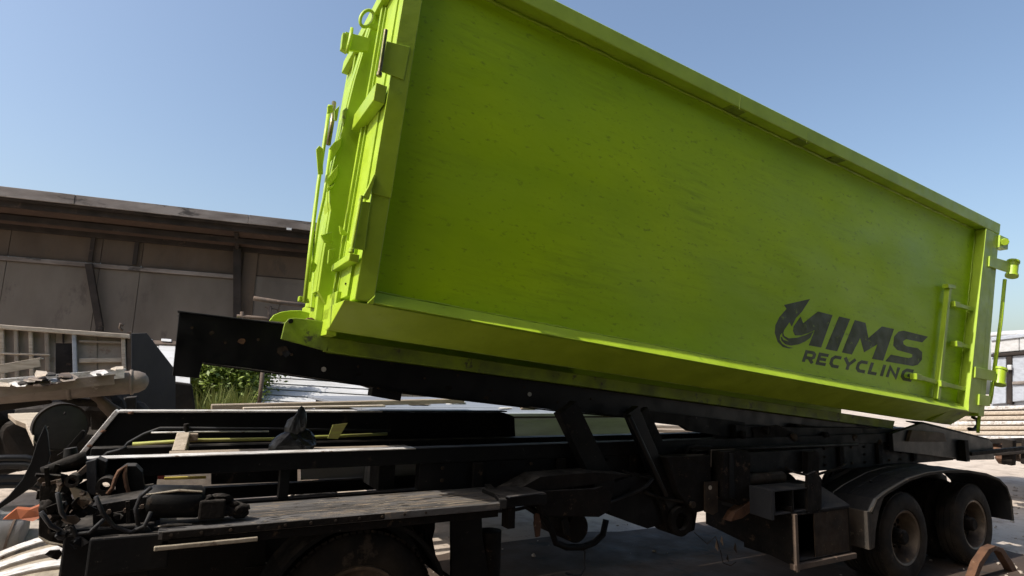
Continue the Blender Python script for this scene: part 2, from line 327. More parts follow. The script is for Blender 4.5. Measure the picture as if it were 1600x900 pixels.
cpart('gate_foot_plate', B().prism([(.13, .03), (.30, .03), (.56, -.02), (.56, .45), (.52, .50), (.13, .36)], 'x', -.022, -.013), parent=gate)
# hinge straps
for z0, z1, yb in ((.235, .285, .50), (1.33, 1.46, .57)):
    st = cpart('hinge_strap', B().prism([(-.13, z0), (-.13, z1), (yb-.05, z1), (yb+.02, z1-.02), (yb+.02, z0)], 'x', -.085, -.013) if False else B().box(-.075 if z0 < 1 else -.09, -.013, .0, yb, z0, z1), parent=gate)
# upper hinge
pinU = (L(602, 48, 'x', -.06), L(593, 114, 'x', -.06))
pinL = (L(564, 306, 'x', -.06), L(550, 388, 'x', -.06))
yP = -.03
def pin(px0, px1, y, r, m):
    a, b = L(*px0, 'y', y), L(*px1, 'y', y)
    cpart('hinge_pin', B().tube([a, b], r, 14), m, autosmooth=40, bevel=0)
    d = (b-a).normalized()
    cpart('pin_head', B().tube([b-d*.0, b+d*.03], r*1.35, 14), m, autosmooth=40)
pin((603, 47), (593, 113), -.03, .014, 'steel_pin')
cpart('hinge_leaf', hinge_leaf([(604, 64), (641, 73), (631, 125), (595, 111)]), 'green', bevel=.003)
pin((565, 306), (550, 388), -.03, .013, 'green')
cpart('hinge_leaf', hinge_leaf([(564, 314), (579, 316), (570, 391), (552, 388)]), 'green', bevel=.003)
cpart('hinge_bracket', B().prism([(p.x, p.z) for p in [L(u, v, 'y', -.02) for u, v in ((584, 272), (587, 275), (576, 312), (566, 308), (575, 292))]], 'y', -.03, .01), 'green')
for z in (.34, .40, .12): cpart('gate_bolt', B().tube([(-.03, .20, z), (-.01, .20, z)], .008, 6), 'black', parent=gate, bevel=0)
# lock rods standing off the gate
rx = -.24
def rodp(pts, x): return [L(u, v, 'x', x) for u, v in pts]
def rod(pts, x, r, m='green'): return cpart('lock_rod', B().tube(rodp(pts, x), r, 8), m, smooth=True, bevel=0)
rod([(515, 165), (508, 215), (497, 290), (487, 370), (476, 472)], -.25, .014)
rod([(522, 160), (519, 190), (513, 226)], -.23, .017, 'steel_pin')
rod([(516, 235), (506, 310), (498, 345), (490, 400), (483, 440)], -.22, .011)
rod([(488, 358), (482, 400), (478, 455)], -.25, .008)
def plate(name, pts, x, th=.03, m='green', par=None):
    q = [L(u, v, 'x', x) for u, v in pts]; return cpart(name, B().prism([(p.y, p.z) for p in q], 'x', x, x+th), m, par)
def yplate(name, pts, y, th=.02, m='green', par=None):
    q = [L(u, v, 'y', y) for u, v in pts]; return cpart(name, B().prism([(p.x, p.z) for p in q], 'y', y, y+th), m, par)
yplate('rod_handle', [(494, 233), (499, 227), (505, 232), (505, 272), (497, 272)], .45, .015)
yplate('rod_bracket', [(514, 232), (522, 222), (534, 214), (533, 227), (524, 243), (514, 256)], .58, .02)
yplate('rod_bracket', [(512, 278), (522, 265), (529, 256), (527, 275), (514, 292), (511, 285)], .58, .02)
yplate('rod_bracket', [(511, 292), (517, 291), (524, 285), (521, 292), (511, 300)], .58, .02)
yplate('rod_clamp', [(512, 165), (520, 163), (521, 174), (512, 176)], .50, .03)
yplate('rod_clamp', [(523, 172), (531, 164), (527, 188), (523, 186)], .52, .03)
yplate('cam_keeper', [(536, 172), (543, 166), (540, 192), (537, 196), (535, 186)], .58, .03, 'green_dirty')
yplate('rod_guide', [(468, 462), (482, 466), (484, 473), (467, 470)], .30, .06)
yplate('rod_guide', [(486, 415), (490, 408), (496, 414), (492, 425), (487, 422)], .45, .05)
yplate('gate_lug', [(501, 367), (520, 362), (520, 380), (507, 379)], .52, .02)
yplate('gate_lug', [(530, 352), (544, 365), (542, 368), (532, 366)], .40, .02)
yplate('gate_lug', [(514, 390), (524, 388), (522, 404), (512, 412)], .50, .03)
plate('gate_stiffener', [(496, 372), (508, 366), (500, 440), (492, 500), (484, 498), (488, 440)], -.10, .05)
plate('gate_stiffener', [(484, 425), (490, 425), (485, 480), (478, 480)], -.13, .03)
# lifting ring, cleat with turn handle
ring = []
for k in range(25):
    a = 2*math.pi*k/24; ring.append(L(573+10.5*math.cos(a)*(1 if math.cos(a) > 0 else .95)+3*math.sin(a)*-1, 29+13*math.sin(a), 'y', .50))
cpart('lifting_ring', B().tube(ring[:-1]+[ring[0]], .013, 8, caps=False), smooth=True, bevel=0)
yplate('ring_lug', [(578, 35), (592, 40), (590, 47), (576, 40)], .49, .03)
yplate('cleat_plate', [(540, 49), (580, 60), (576, 80), (535, 77)], .52, .03)
yplate('cleat_flange', [(536, 50), (544, 53), (543, 81), (533, 75)], .50, .05)
cpart('cleat_handle', B().tube([L(550, 44, 'y', .49), L(548, 58, 'y', .48), L(545, 70, 'y', .48), L(542, 83, 'y', .49)], [.012, .016, .014, .012], 8), smooth=True, bevel=0)
# rear frame
zt = 2.53
cpart('rear_post', B().prism([(7.64, -.01), (7.90, -.01), (8.59, zt), (8.36, zt)], 'y', 0, PY+.03), bevel=.006)
cpart('rear_post', B().prism([(7.64, -.01), (7.90, -.01), (8.59, zt), (8.36, zt)], 'y', W-PY-.03, W), bevel=.006)
tail = cpart('tailgate', B().prism([(7.915, -.04), (8.06, -.04), (8.06+.274*2.62, 2.62), (8.62, 2.62), (8.605, zt)], 'y', .012, W-.012), bevel=.006)
cpart('tailgate_rib', B().prism([(8.05, .1), (8.13, .1), (8.70, 2.3), (8.62, 2.3)], 'y', .5, .6), parent=tail)
cpart('post_edge', B().prism([(7.64, .085), (7.66, .085), (8.36, zt-.01), (8.34, zt-.01)], 'y', -.006, .0), bevel=0)
def rknuckle(plate_px, cyl_px, y, r):
    yplate('tailgate_hinge', plate_px, y, .02)
    a, b = L(*cyl_px[0], 'y', y), L(*cyl_px[1], 'y', y)
    cpart('hinge_barrel', B().tube([a, b], r, 14), autosmooth=40, bevel=0)
    d = (b-a).normalized()
    for q, s in ((a, -1), (b, 1)): cpart('barrel_collar', B().tube([q+d*s*.0, q+d*s*.03], r*1.18, 14), autosmooth=40, bevel=0)
rknuckle([(1547, 400), (1578, 409), (1577, 426), (1546, 416)], [(1583, 411), (1581, 429)], -.022, .065)
rknuckle([(1525, 573), (1557, 580), (1556, 596), (1524, 590)], [(1563, 579), (1561, 598)], -.022, .065)
yplate('tailgate_latch', [(1563, 367), (1576, 373), (1575, 390), (1562, 386)], -.02, .10)
cpart('latch_bolt', B().tube([L(1570, 378, 'y', -.06), L(1570, 378, 'y', 0)], .05, 10), autosmooth=40)
yplate('tailgate_latch', [(1531, 616), (1548, 619), (1547, 635), (1530, 633)], -.02, .10)
cpart('tailgate_rod', B().tube([L(1570, 437, 'y', .02), L(1564, 500, 'y', .02), L(1553, 583, 'y', .02)], .024, 8), smooth=True, bevel=0)
cpart('tailgate_rod', B().tube([L(1551, 597, 'y', .02), L(1549, 616, 'y', .02), L(1546, 630, 'y', .02)], .024, 8), smooth=True, bevel=0)
cpart('tailgate_rod', B().tube([L(1531, 640, 'y', .05), L(1528, 676, 'y', .05)], .02, 8), smooth=True, bevel=0)
hk = [L(u, v, 'y', .15) for u, v in ((1520, 652), (1527, 655), (1528, 664), (1522, 671), (1514, 670))]
cpart('rope_hook', B().tube(hk, .022, 8), 'black', smooth=True, bevel=0)
# weld beads round the recessed panel
def bead(p0, p1, n, r, m='green'):
    rn = random.Random(n); p0, p1 = Vector(p0), Vector(p1)
    cpart('weld_bead', B().tube([p0+(p1-p0)*(k/n)+Vector((0, rn.uniform(-1, 1)*r*.3, rn.uniform(-1, 1)*r*.4)) for k in range(n+1)], [r*rn.uniform(.5, 1.2) for _ in range(n+1)], 6), m, smooth=True, bevel=0)
bead((.15, .124, 2.525), (8.3, .124, 2.525), 160, .012)
bead((.135, .124, .1), (.135, .124, 2.5), 60, .010)
bead((.15, .124, .092), (7.6, .124, .092), 160, .009)
bead((7.66, .124, .1), (8.33, .124, 2.48), 60, .011)
# ladder
lp = [(1484, 446), (1476, 520), (1463, 626)]
ld = cpart('ladder_stile', B().bar(L(1482, 446, 'y', .075), L(1463, 624, 'y', .075), .06, .06), bevel=.004)
cpart('ladder_stile_clip', B().bar(L(1477, 447, 'y', .07), L(1489, 449, 'y', .07), .07, .05), parent=ct)
for a, b in (((1487, 474), (1527, 486)), ((1490, 536), (1521, 544)), ((1427, 587), (1462, 597)), ((1465, 598), (1511, 609))):
    cpart('ladder_rung', B().bar(L(*a, 'y', .07), L(*b, 'y', .07), .035, .05), bevel=.004)
    cpart('rung_foot', B().bar(L(a[0], a[1]+1, 'y', .06), L(a[0]+8, a[1]+3, 'y', .06), .08, .07), bevel=.004)
# --- lettering (flat print on the side panel)
ZX = lambda zx, zy, y: L(1180+zx/5, 440+zy/5, 'y', y)
LY = PY-.0008
def glyph(pts, k=0):
    y = LY-.0002*k; q = [ZX(a, b, y) for a, b in pts]
    b = B(); n = len(q); b.add([(p.x, y, p.z) for p in q], [tuple(range(n))])
    return cpart('letter', b, 'logo', parent=side, bevel=0)
glyph([(225, 182), (430, 135), (365, 235), (318, 285), (285, 352), (268, 318), (225, 380), (195, 420), (192, 455), (215, 488), (255, 510), (300, 518), (262, 523), (215, 510), (175, 470), (152, 400), (158, 340), (190, 275), (245, 213)], 0)
glyph([(232, 365), (220, 400), (228, 425), (262, 443), (330, 438), (400, 415), (458, 386), (430, 440), (390, 468), (340, 490), (280, 500), (235, 490), (205, 462), (198, 435), (208, 432), (222, 455), (262, 468), (212, 428), (210, 395)], 1)
glyph([(355, 272), (375, 325), (490, 233), (605, 262), (515, 515), (418, 498), (466, 378), (420, 400), (360, 420), (310, 420), (295, 385), (300, 350)], 2)
glyph([(655, 272), (742, 292), (640, 545), (548, 527)], 0)
glyph([(778, 300), (862, 322), (885, 440), (990, 350), (1085, 370), (1000, 618), (912, 603), (955, 490), (850, 553), (820, 440), (755, 570), (677, 553)], 1)
glyph([(1350, 430), (1305, 475), (1180, 450), (1155, 465), (1160, 490), (1185, 505), (1270, 520), (1305, 550), (1303, 610), (1270, 650), (1230, 660), (1015, 622), (1060, 570), (1200, 598), (1225, 590), (1228, 570), (1205, 560), (1110, 535), (1078, 500), (1085, 430), (1120, 390), (1160, 383)], 0)
def stroke(lines, ox, wd, th=.27):
    """strokes in a unit cell -> one letter; th in units of the cap height"""
    b = B(); asp = 118*wd/88.
    def tr(x, z): return (368+(ox+x*wd)*857+z*28, 625+(ox+x*wd)*157-z*88)
    for kk, ln in enumerate(lines):
        closed = len(ln) > 2 and ln[0] == ln[-1]
        P = [Vector((x*wd*9.8, z)) for x, z in ln]; Q = []
        for i, p in enumerate(P):
            dirs = []
            if i > 0: dirs.append((p-P[i-1]).normalized())
            elif closed: dirs.append((P[0]-P[-2]).normalized())
            if i < len(P)-1: dirs.append((P[i+1]-p).normalized())
            elif closed: dirs.append((P[1]-P[0]).normalized())
            d = sum(dirs, Vector((0, 0))).normalized(); nrm = Vector((-d.y, d.x)); k = 1/max(.5, nrm.dot(Vector((-dirs[0].y, dirs[0].x))))
            Q.append((p+nrm*th/2*k, p-nrm*th/2*k))
        y = LY-.0002*kk; o = len(b.v)
        for a, c in Q:
            for q in (a, c):
                e = ZX(*tr(q.x/(wd*9.8), q.y), y); b.v.append((e.x, y, e.z))
        b.f += [(o+2*i, o+2*i+1, o+2*i+3, o+2*i+2) for i in range(len(Q)-1)]
    cpart('letter', b, 'logo', parent=side, bevel=0)
t_ = .1
R_ = [[(.1, 0), (.1, .9), (.72, .9), (.88, .78), (.88, .52), (.72, .4), (.22, .4)], [(.55, .36), (.92, 0)]]
E_ = [[(.95, .9), (.1, .9), (.1, .1), (.95, .1)], [(.22, .5), (.85, .5)]]
C_ = [[(.95, .9), (.35, .9), (.12, .7), (.12, .3), (.35, .1), (.95, .1)]]
Y_ = [[(.0, 1), (.5, .45), (1, 1)], [(.5, .38), (.5, 0)]]
L_ = [[(.12, 1), (.12, .1), (.95, .1)]]
I_ = [[(.5, 0), (.5, 1)]]
N_ = [[(.1, 0), (.1, .88), (.85, .12), (.85, 1)]]
G_ = [[(.95, .9), (.35, .9), (.12, .7), (.12, .3), (.35, .1), (.9, .1), (.9, .48), (.55, .48)]]
ox = 0
for gl_, wd in ((R_, .098), (E_, .09), (C_, .092), (Y_, .096), (C_, .092), (L_, .078), (I_, .035), (N_, .100), (G_, .10)):
    stroke(gl_, ox, wd); ox += wd+.026

# ================================================================== truck
tk = thing('hooklift_truck', (3.6, .9, 0), 'stripped black truck chassis with raised tilting frame carrying the green container', 'truck')
def tp(name, b, m='black', bevel=.004, parent=None, **k): return mk(name, b, M[m], parent or tk, bevel, **k)
def wl(x, y, z): return CO+CM @ Vector((x, y, z))
def wprism(pts, y0, y1):
    b = B(); n = len(pts); vs = [wl(x, y0, z) for x, z in pts]+[wl(x, y1, z) for x, z in pts]
    return b.add(vs, [tuple(range(n)), tuple(range(2*n-1, n-1, -1))]+[(i, i+n, (i+1) % n+n, (i+1) % n) for i in range(n)])
# tilting frame
bp = [(-.935, -.185), (-.03, -.155), (.02, -.318), (7.5, -.318), (7.5, -.485), (5.0, -.50), (2, -.54), (.5, -.532), (.42, -.515), (-.43, -.485), (-.74, -.485), (-.745, -.59), (-.895, -.59)]
for y0 in (.70, W-.70):
    bm_ = tp('tilt_beam', wprism(bp, y0, y0+.08), 'black_gloss')
    tp('beam_cap', wprism([(-.945, -.184), (-.03, -.154), (-.03, -.146), (-.945, -.176)], y0-.02, y0+.10), 'dark_plate', .002)
tp('tilt_cross_plate', wprism([(-.92, -.2), (-.90, -.2), (-.86, -.57), (-.88, -.57)], .78, W-.70), 'black')
for x in (1.2, 3.0, 4.8, 6.6): tp('tilt_cross_member', wprism([(x, -.34), (x+.1, -.34), (x+.1, -.47), (x, -.47)], .78, W-.70), 'black')
tp('beam_stop_block', wprism([(.40, -.51), (.63, -.52), (.63, -.60), (.40, -.585)], .69, .80))
tp('beam_gusset', wprism([(5.2, -.40), (7.2, -.40), (7.0, -.60), (6.0, -.62), (5.4, -.55)], .62, .70), 'grime')
tp('beam_gusset', wprism([(2.9, -.45), (4.4, -.45), (4.4, -.63), (3.6, -.60), (3.5, -.56), (2.9, -.555)], .64, .70), 'black')
for u, v in ((828, 616), (506, 577)):
    p = at(u, v, 'y', .69); tp('beam_bolt', B().tube([p, p+Vector((0, .02, 0))], .018, 8), 'galv', bevel=0)
for y0 in (.70,):
    tp('beam_flange', wprism([(.43, -.516), (.5, -.533), (2, -.541), (5.0, -.501), (7.4, -.486), (7.4, -.494), (5.0, -.511), (2, -.553), (.5, -.545), (.43, -.528)], y0-.03, y0+.10), 'grime', .002)
    tp('beam_flange', wprism([(-.73, -.486), (.41, -.512), (.41, -.522), (-.73, -.497)], y0-.025, y0+.10), 'grime', .002)
rb = random.Random(9)
for (u, v, r, m_) in ((378, 533, 7, 'rust'), (441, 547, 10, 'grime_brown'), (448, 552, 8, 'dark_plate'), (330, 520, 5, 'grime_brown'), (560, 585, 5, 'grime'), (700, 606, 6, 'grime'), (760, 622, 5, 'grime_brown'), (905, 640, 6, 'grime'), (1040, 652, 8, 'grime_brown'), (1100, 660, 7, 'grime')):
    k_ = 7; q_ = [at(u+r*rb.uniform(.5, 1.2)*math.cos(2*math.pi*k/k_), v+r*rb.uniform(.4, 1)*math.sin(2*math.pi*k/k_), 'y', .697) for k in range(k_)]
    tp('beam_scab', B().solid(q_, (0, .006, 0)), m_, 0)
for i in range(14):
    p = at(300+i*52, 512+i*9.3+(14 if i % 2 else 0), 'y', .69); tp('beam_bolt', B().tube([p, p+Vector((0, .02, 0))], .010, 6), 'grime_brown', 0)
# struts (lift arms)
def strut(top, bot, y0, y1, wd, m='black'):
    a, b = at(*top, 'y', (y0+y1)/2), at(*bot, 'y', (y0+y1)/2)
    return tp('lift_arm', B().bar(a, b, y1-y0, wd, up=(b-a).cross(Vector((0, 1, 0)))), m)
strut((883, 636), (945, 765), .46, .56, .20)
strut((985, 640), (1048, 790), .44, .52, .14, 'black_gloss')
strut((1003, 640), (1058, 760), .56, .62, .10)
tp('lift_cylinder', B().tube([at(982, 650, 'y', .42), at(1040, 775, 'y', .42)], .026, 12), 'galv' if False else 'black_gloss', smooth=True)
p = at(1066, 815, 'y', .40)
tp('pivot_tube', B().lathe([(0, .075), (0, .13), (.26, .13), (.26, .075)], p, (0, 1, 0), 28, True), 'grime', autosmooth=40)
tp('pivot_bracket', B().prism([(q.x, q.z) for q in [at(u, v, 'y', .46) for u, v in ((1010, 745), (1062, 735), (1090, 790), (1084, 828), (1062, 838), (1042, 830), (1034, 800))]], 'y', .45, .60), 'grime')
# chassis rails
for y0, far_ in ((.56, 0), (W-.69, 1)):
    tp('chassis_rail', B().box(-.90, 8.9, y0, y0+.13, 1.40, 1.508), 'black')
    tp('chassis_web', B().box(1.17 if not far_ else 2.6, 8.9, y0+.02, y0+.11, 1.12, 1.397), 'black')
    tp('lower_chassis_rail', B().box(-.80, 1.169 if not far_ else 2.599, y0+.02, y0+.10, 1.13, 1.215), 'black')
tp('rail_post', B().box(.20, .26, .58, .66, 1.216, 1.399), 'black')
tp('rail_post', B().box(-.62, -.5, .58, .66, 1.216, 1.399), 'black')
tp('rail_edge', B().prism([(-.93, 1.5085), (1.12, 1.5085), (1.12, 1.516), (-.93, 1.516)], 'y', .545, .66), 'worn_lit_white', .002)  # pale as far as the sun reaches: sunlight painted into the rail cap
tp('rail_edge', B().prism([(1.125, 1.5085), (3.2, 1.5085), (3.2, 1.515), (1.125, 1.515)], 'y', .545, .66), 'dark_plate', .002)  # darker cap paints the stretch in the container's shadow
for x in (-.7, .9, 2.9, 4.6, 5.6, 7.2, 8.6): tp('chassis_cross_member', B().box(x, x+.12, .691, W-.692, 1.2, 1.38), 'black')
# tapered frame plate on the far rail
y0 = 1.30
up = [at(u, v, 'y', y0) for u, v in ((122, 722), (184, 646), (789, 645), (804, 651), (806, 694))]
tp('frame_plate', B().prism([(q.x, q.z) for q in up]+[(up[4].x, 1.35), (up[0].x, 1.35)], 'y', y0, y0+.10), 'black')
e = [at(u, v, 'y', y0) for u, v in ((120, 721), (183, 645), (597, 640))]
tp('plate_edge', B().bar(e[0]+Vector((0, .05, .012)), e[1]+Vector((0, .05, .012)), .14, .03, (0, 0, 1)), 'worn_lit_white')
tp('plate_edge', B().box(e[1].x+.006, e[2].x, y0-.02, y0+.12, e[1].z+.001, e[1].z+.016), 'worn_lit_white')  # pale cap: the sunlit stretch of the worn edge, painted in
tp('plate_edge', B().box(e[2].x+.003, up[2].x+.02, y0-.01, y0+.11, e[1].z+.001, e[1].z+.013), 'dark_plate')  # dark cap: the unlit remainder of the edge, painted in
for u, v in ((160, 674), (140, 697), (205, 645)):
    p = at(u, v, 'y', y0-.02); tp('edge_slot', B().lump(p, (.02, .01, .012), u, 1), 'rust', 0)
# thin pipes inside the frame
tp('brake_pipe', B().tube([at(u, v, 'y', 1.15) for u, v in ((192, 702), (200, 692), (225, 678), (250, 669), (300, 669), (420, 670), (610, 673))], .010, 6), 'dark_plate', 0, smooth=True)
tp('brake_pipe', B().tube([at(u, v, 'y', 1.12) for u, v in ((236, 676), (300, 675), (420, 674))], .006, 6), 'worn_lit_white', 0, smooth=True)
tp('air_hose', B().tube([at(u, v, 'y', 1.0) for u, v in ((160, 715), (168, 708), (185, 704), (198, 699))], .012, 6), 'rubber', 0, smooth=True)
tp('pipe_clip', B().tube([at(291, 662, 'y', 1.13), at(291, 682, 'y', 1.13)], .018, 8), 'grime')
# deck
tp('deck_plate', B().prism([(-.46, .0), (1.53, -.02), (1.70, .545), (-.46, .545)], 'z', 1.165, 1.207), 'deck', .003)
tp('deck_edge', B().box(-.44, 1.53, .0, .05, 1.115, 1.162), 'grime', .004)
tp('deck_edge', B().box(-.47, .02, -.025, -.003, 1.118, 1.140), 'strip', .004)
rs = random.Random(33)
for m_, n_ in (('strip', 46), ('wood', 60), ('grime', 50)):
    b = B()
    for i in range(n_):
        x = rs.uniform(-.2, 1.45); y = .52*rs.random()**1.4+.01; ln_ = rs.uniform(.02, .10) if rs.random() < .7 else rs.uniform(.1, .38); wd_ = rs.uniform(.002, .007)*(2 if m_ == 'grime' else 1); x2 = min(x+ln_, 1.5); sk = rs.uniform(-.012, .012); zz = 1.2074+rs.random()*.0016
        b.add([(x, y, zz), ((x+x2)/2, y-wd_, zz), (x2, y+sk, zz), ((x+x2)/2, y+wd_, zz)], [(0, 1, 2, 3)])
    o_ = tp('deck_scuffs', b, m_, 0); o_['kind'] = 'stuff'
tp('deck_angle', B().bar((1.55, -.03, 1.20), (1.72, .545, 1.20), .05, .06), 'black')
tp('deck_end_bracket', B().box(1.58, 1.93, .02, .36, 1.165, 1.235), 'black')
tp('deck_end_bracket', B().bar((1.60, .0, 1.239), (1.92, .05, 1.239), .04, .008), 'dark_plate', .002)
tp('bracket_leg', B().box(1.62, 1.68, .03, .12, 1.02, 1.163), 'grime')
tp('deck_bearer', B().box(-.42, 1.5, .30, .38, 1.05, 1.163), 'black')
tp('front_apron', B().box(-.86, -.48, .05, .55, .98, 1.24), 'black', .01)
tp('front_apron', B().box(-.75, -.40, .0, .06, 1.02, 1.20), 'black', .01)
tp('under_deck_panel', B().box(-.62, .16, .62, .66, .15, 1.12), 'black'); tp('under_deck_panel', B().box(.1, 1.4, .95, .99, .1, 1.12), 'black')
tp('deck_lip', B().box(-.44, 1.52, -.012, -.001, 1.168, 1.205), 'grime', .002)
# roll on the deck
a, b = at(228, 789, 'y', .05), at(318, 789, 'y', .05)
tp('air_reservoir', B().lathe([(-.01, 0), (0, .07), (.02, .085), ((b-a).length-.02, .085), ((b-a).length, .07), ((b-a).length+.01, 0)], a+Vector((0, .1, 0)), b-a, 24), 'black', 0, autosmooth=40)
tp('reservoir_bracket', B().box(b.x-.02, b.x+.11, .05, .2, b.z-.08, b.z+.02), 'grime', .01)
# front cluster
def tprism(name, pts, y, th, m='black', bevel=.003):
    q = [at(u, v, 'y', y) for u, v in pts]; return tp(name, B().prism([(p.x, p.z) for p in q], 'y', y, y+th), m, bevel)
tprism('front_bracket', [(62, 760), (86, 742), (100, 752), (96, 800), (82, 848), (60, 838)], .45, .12, 'grime')
tprism('front_bracket', [(86, 740), (104, 744), (110, 770), (104, 820), (88, 800)], .42, .05, 'black')
tprism('hanger_plate', [(134, 722), (150, 718), (152, 772), (144, 784), (136, 768)], .40, .10, 'dark_plate')
tprism('hanger_plate', [(152, 716), (166, 722), (164, 748), (154, 758)], .42, .12, 'black')
arm = [(182, 770), (178, 752), (182, 738), (196, 728), (212, 728), (222, 738), (226, 770), (214, 800), (204, 780)]
tprism('spring_hanger', arm, .34, .12, 'black')
tp('hanger_strap', B().tube([at(u, v, 'y', .33) for u, v in ((168, 772), (176, 762), (180, 748), (186, 736), (197, 728), (195, 742), (198, 760), (206, 783))], .012, 6), 'rust', 0, smooth=True)
p = at(164, 760, 'y', .33); tp('spring_eye', B().lathe([(0, .022), (0, .045), (.12, .045), (.12, .022)], p, (0, 1, 0), 20, True), 'grime', 0, autosmooth=40)
tprism('triangle_plate', [(106, 757), (152, 775), (146, 782), (128, 798), (118, 785)], .40, .02, 'tan', .003)
tp('front_axle_bar', B().tube([at(u, v, 'y', .45) for u, v in ((68, 739), (84, 731), (110, 722), (134, 716))], [.035, .028, .034, .04], 12), 'grime', 0, smooth=True)
tp('tow_pin', B().tube([at(110, 700, 'y', .5), at(112, 735, 'y', .5)], [.03, .045], 12), 'black', 0, autosmooth=40)
tprism('front_stay', [(88, 712), (100, 704), (128, 672), (133, 674), (128, 686), (102, 714)], .9, .03, 'grime')
for i, (u, v, r) in enumerate(((98, 776, .05), (130, 812, .06), (110, 838, .05), (148, 800, .07), (90, 815, .05), (155, 748, .04), (185, 800, .08), (70, 790, .04), (210, 760, .05), (120, 745, .035))):
    tp('greasy_fitting', B().lump(at(u, v, 'y', .44), (r*.62, r*.6, r*.7), i+3, 3, .6), 'grime' if i % 3 else 'black', 0, smooth=True)
for i, (u, v) in enumerate(((92, 755), (76, 808), (113, 800), (128, 770), (142, 830), (205, 818), (100, 830))):
    tp('loose_bolt', B().tube([at(u, v, 'y', .36), at(u+4, v+3, 'y', .42)], .013, 6), 'brown_iron', 0)
rf = random.Random(21)
for i in range(26):
    u, v = rf.uniform(66, 150), rf.uniform(735, 845); a = at(u, v, 'y', rf.uniform(.38, .50)); d = Vector((rf.uniform(-1, 1), rf.uniform(-.3, .3), rf.uniform(-1, 1))).normalized()*rf.uniform(.03, .07)
    tp('bracket_piece', B().bar(a-d, a+d, rf.uniform(.015, .05), rf.uniform(.008, .03), (0, 1, .2)), ('black', 'grime', 'grime', 'brown_iron', 'grime_brown')[i % 5], .002)
for i in range(22):
    u, v = rf.uniform(70, 235), rf.uniform(778, 876); rr0 = rf.uniform(6, 17); m_ = rf.randint(5, 8); y_ = rf.uniform(.02, .08)
    pts_ = [at(u+rr0*rf.uniform(.5, 1.2)*math.cos(2*math.pi*k/m_), v+rr0*rf.uniform(.35, .9)*math.sin(2*math.pi*k/m_), 'y', y_+rf.uniform(-.012, .012)) for k in range(m_)]
    tp('torn_plate', B().solid(pts_, (.004, .012, .0)), ('black', 'grime', 'grime_brown', 'grime', 'black', 'dark_plate')[i % 6], 0)
for pts in (((150, 776), (160, 800), (178, 822), (204, 832), (226, 822), (236, 800)), ((64, 800), (80, 822), (108, 836), (140, 832), (162, 812)), ((90, 770), (96, 800), (112, 822), (124, 846)), ((236, 762), (220, 775), (212, 795), (216, 820))):
    tp('air_hose', B().tube([at(u, v, 'y', .04+.02*math.sin(k)) for k, (u, v) in enumerate(pts)], .011, 7), 'rubber', 0, smooth=True)
for (u, v, r) in ((112, 752, .035), (138, 800, .04), (84, 828, .03), (190, 776, .03)):
    c = at(u, v, 'y', .36); tp('bush_ring', B().lathe([(0, r*.5), (0, r), (.06, r), (.06, r*.5)], c, (.2, 1, .1), 18, True), 'grime', 0, autosmooth=40)
tp('coil_spring', B().tube([at(154, 812, 'y', .40)+Vector((.028*math.cos(k*.7), .028*math.sin(k*.7), .0028*k)) for k in range(60)], .006, 6), 'grime_brown', 0, smooth=True)
for pts in (((147, 853), (170, 846), (190, 842), (207, 839)), ((176, 838), (205, 833), (238, 827)), ((240, 824), (262, 820), (300, 819)), ((60, 838), (76, 848), (100, 852)), ((226, 773), (280, 766), (316, 768))):
    tp('pale_edge', B().tube([at(u, v, 'y', .085) for u, v in pts], [.003, .008, .005, .002][:len(pts)], 5), 'strip', 0)  # thin pale lines along the skirt and deck edges
tp('hanging_strip', B().tube([at(u, v, 'y', .4) for u, v in ((92, 750), (93, 760), (90, 768))], .012, 6), 'wood_pale', 0)
tprism('skirt_plate', [(60, 838), (142, 846), (150, 860), (146, 878), (128, 872)], .5, .02, 'grime')
tprism('deck_skirt', [(144, 790), (236, 775), (240, 826), (205, 843), (146, 852)], .10, .4, 'black')
tprism('deck_skirt', [(146, 853), (205, 844), (240, 832), (330, 832), (345, 858), (148, 866)], .20, .3, 'black')
tp('skirt_bracket', B().box(-.55, -.49, .06, .12, .90, 1.0), 'brown_iron')
# battery-like tail lamps seen through the frame
tprism('tail_lamp', [(226, 734), (256, 736), (258, 749), (226, 749)], .95, .04, 'red')
tprism('yellow_strip', [(257, 746), (322, 744), (322, 748), (257, 750)], .90, .02, 'yellow', .002)
tprism('cable_loop_plate', [(290, 723), (318, 723), (318, 737), (293, 736)], .95, .01, 'grey_panel', .003)
tprism('inner_plate', [(330, 722), (465, 718), (465, 752), (330, 757)], 1.0, .03, 'black')
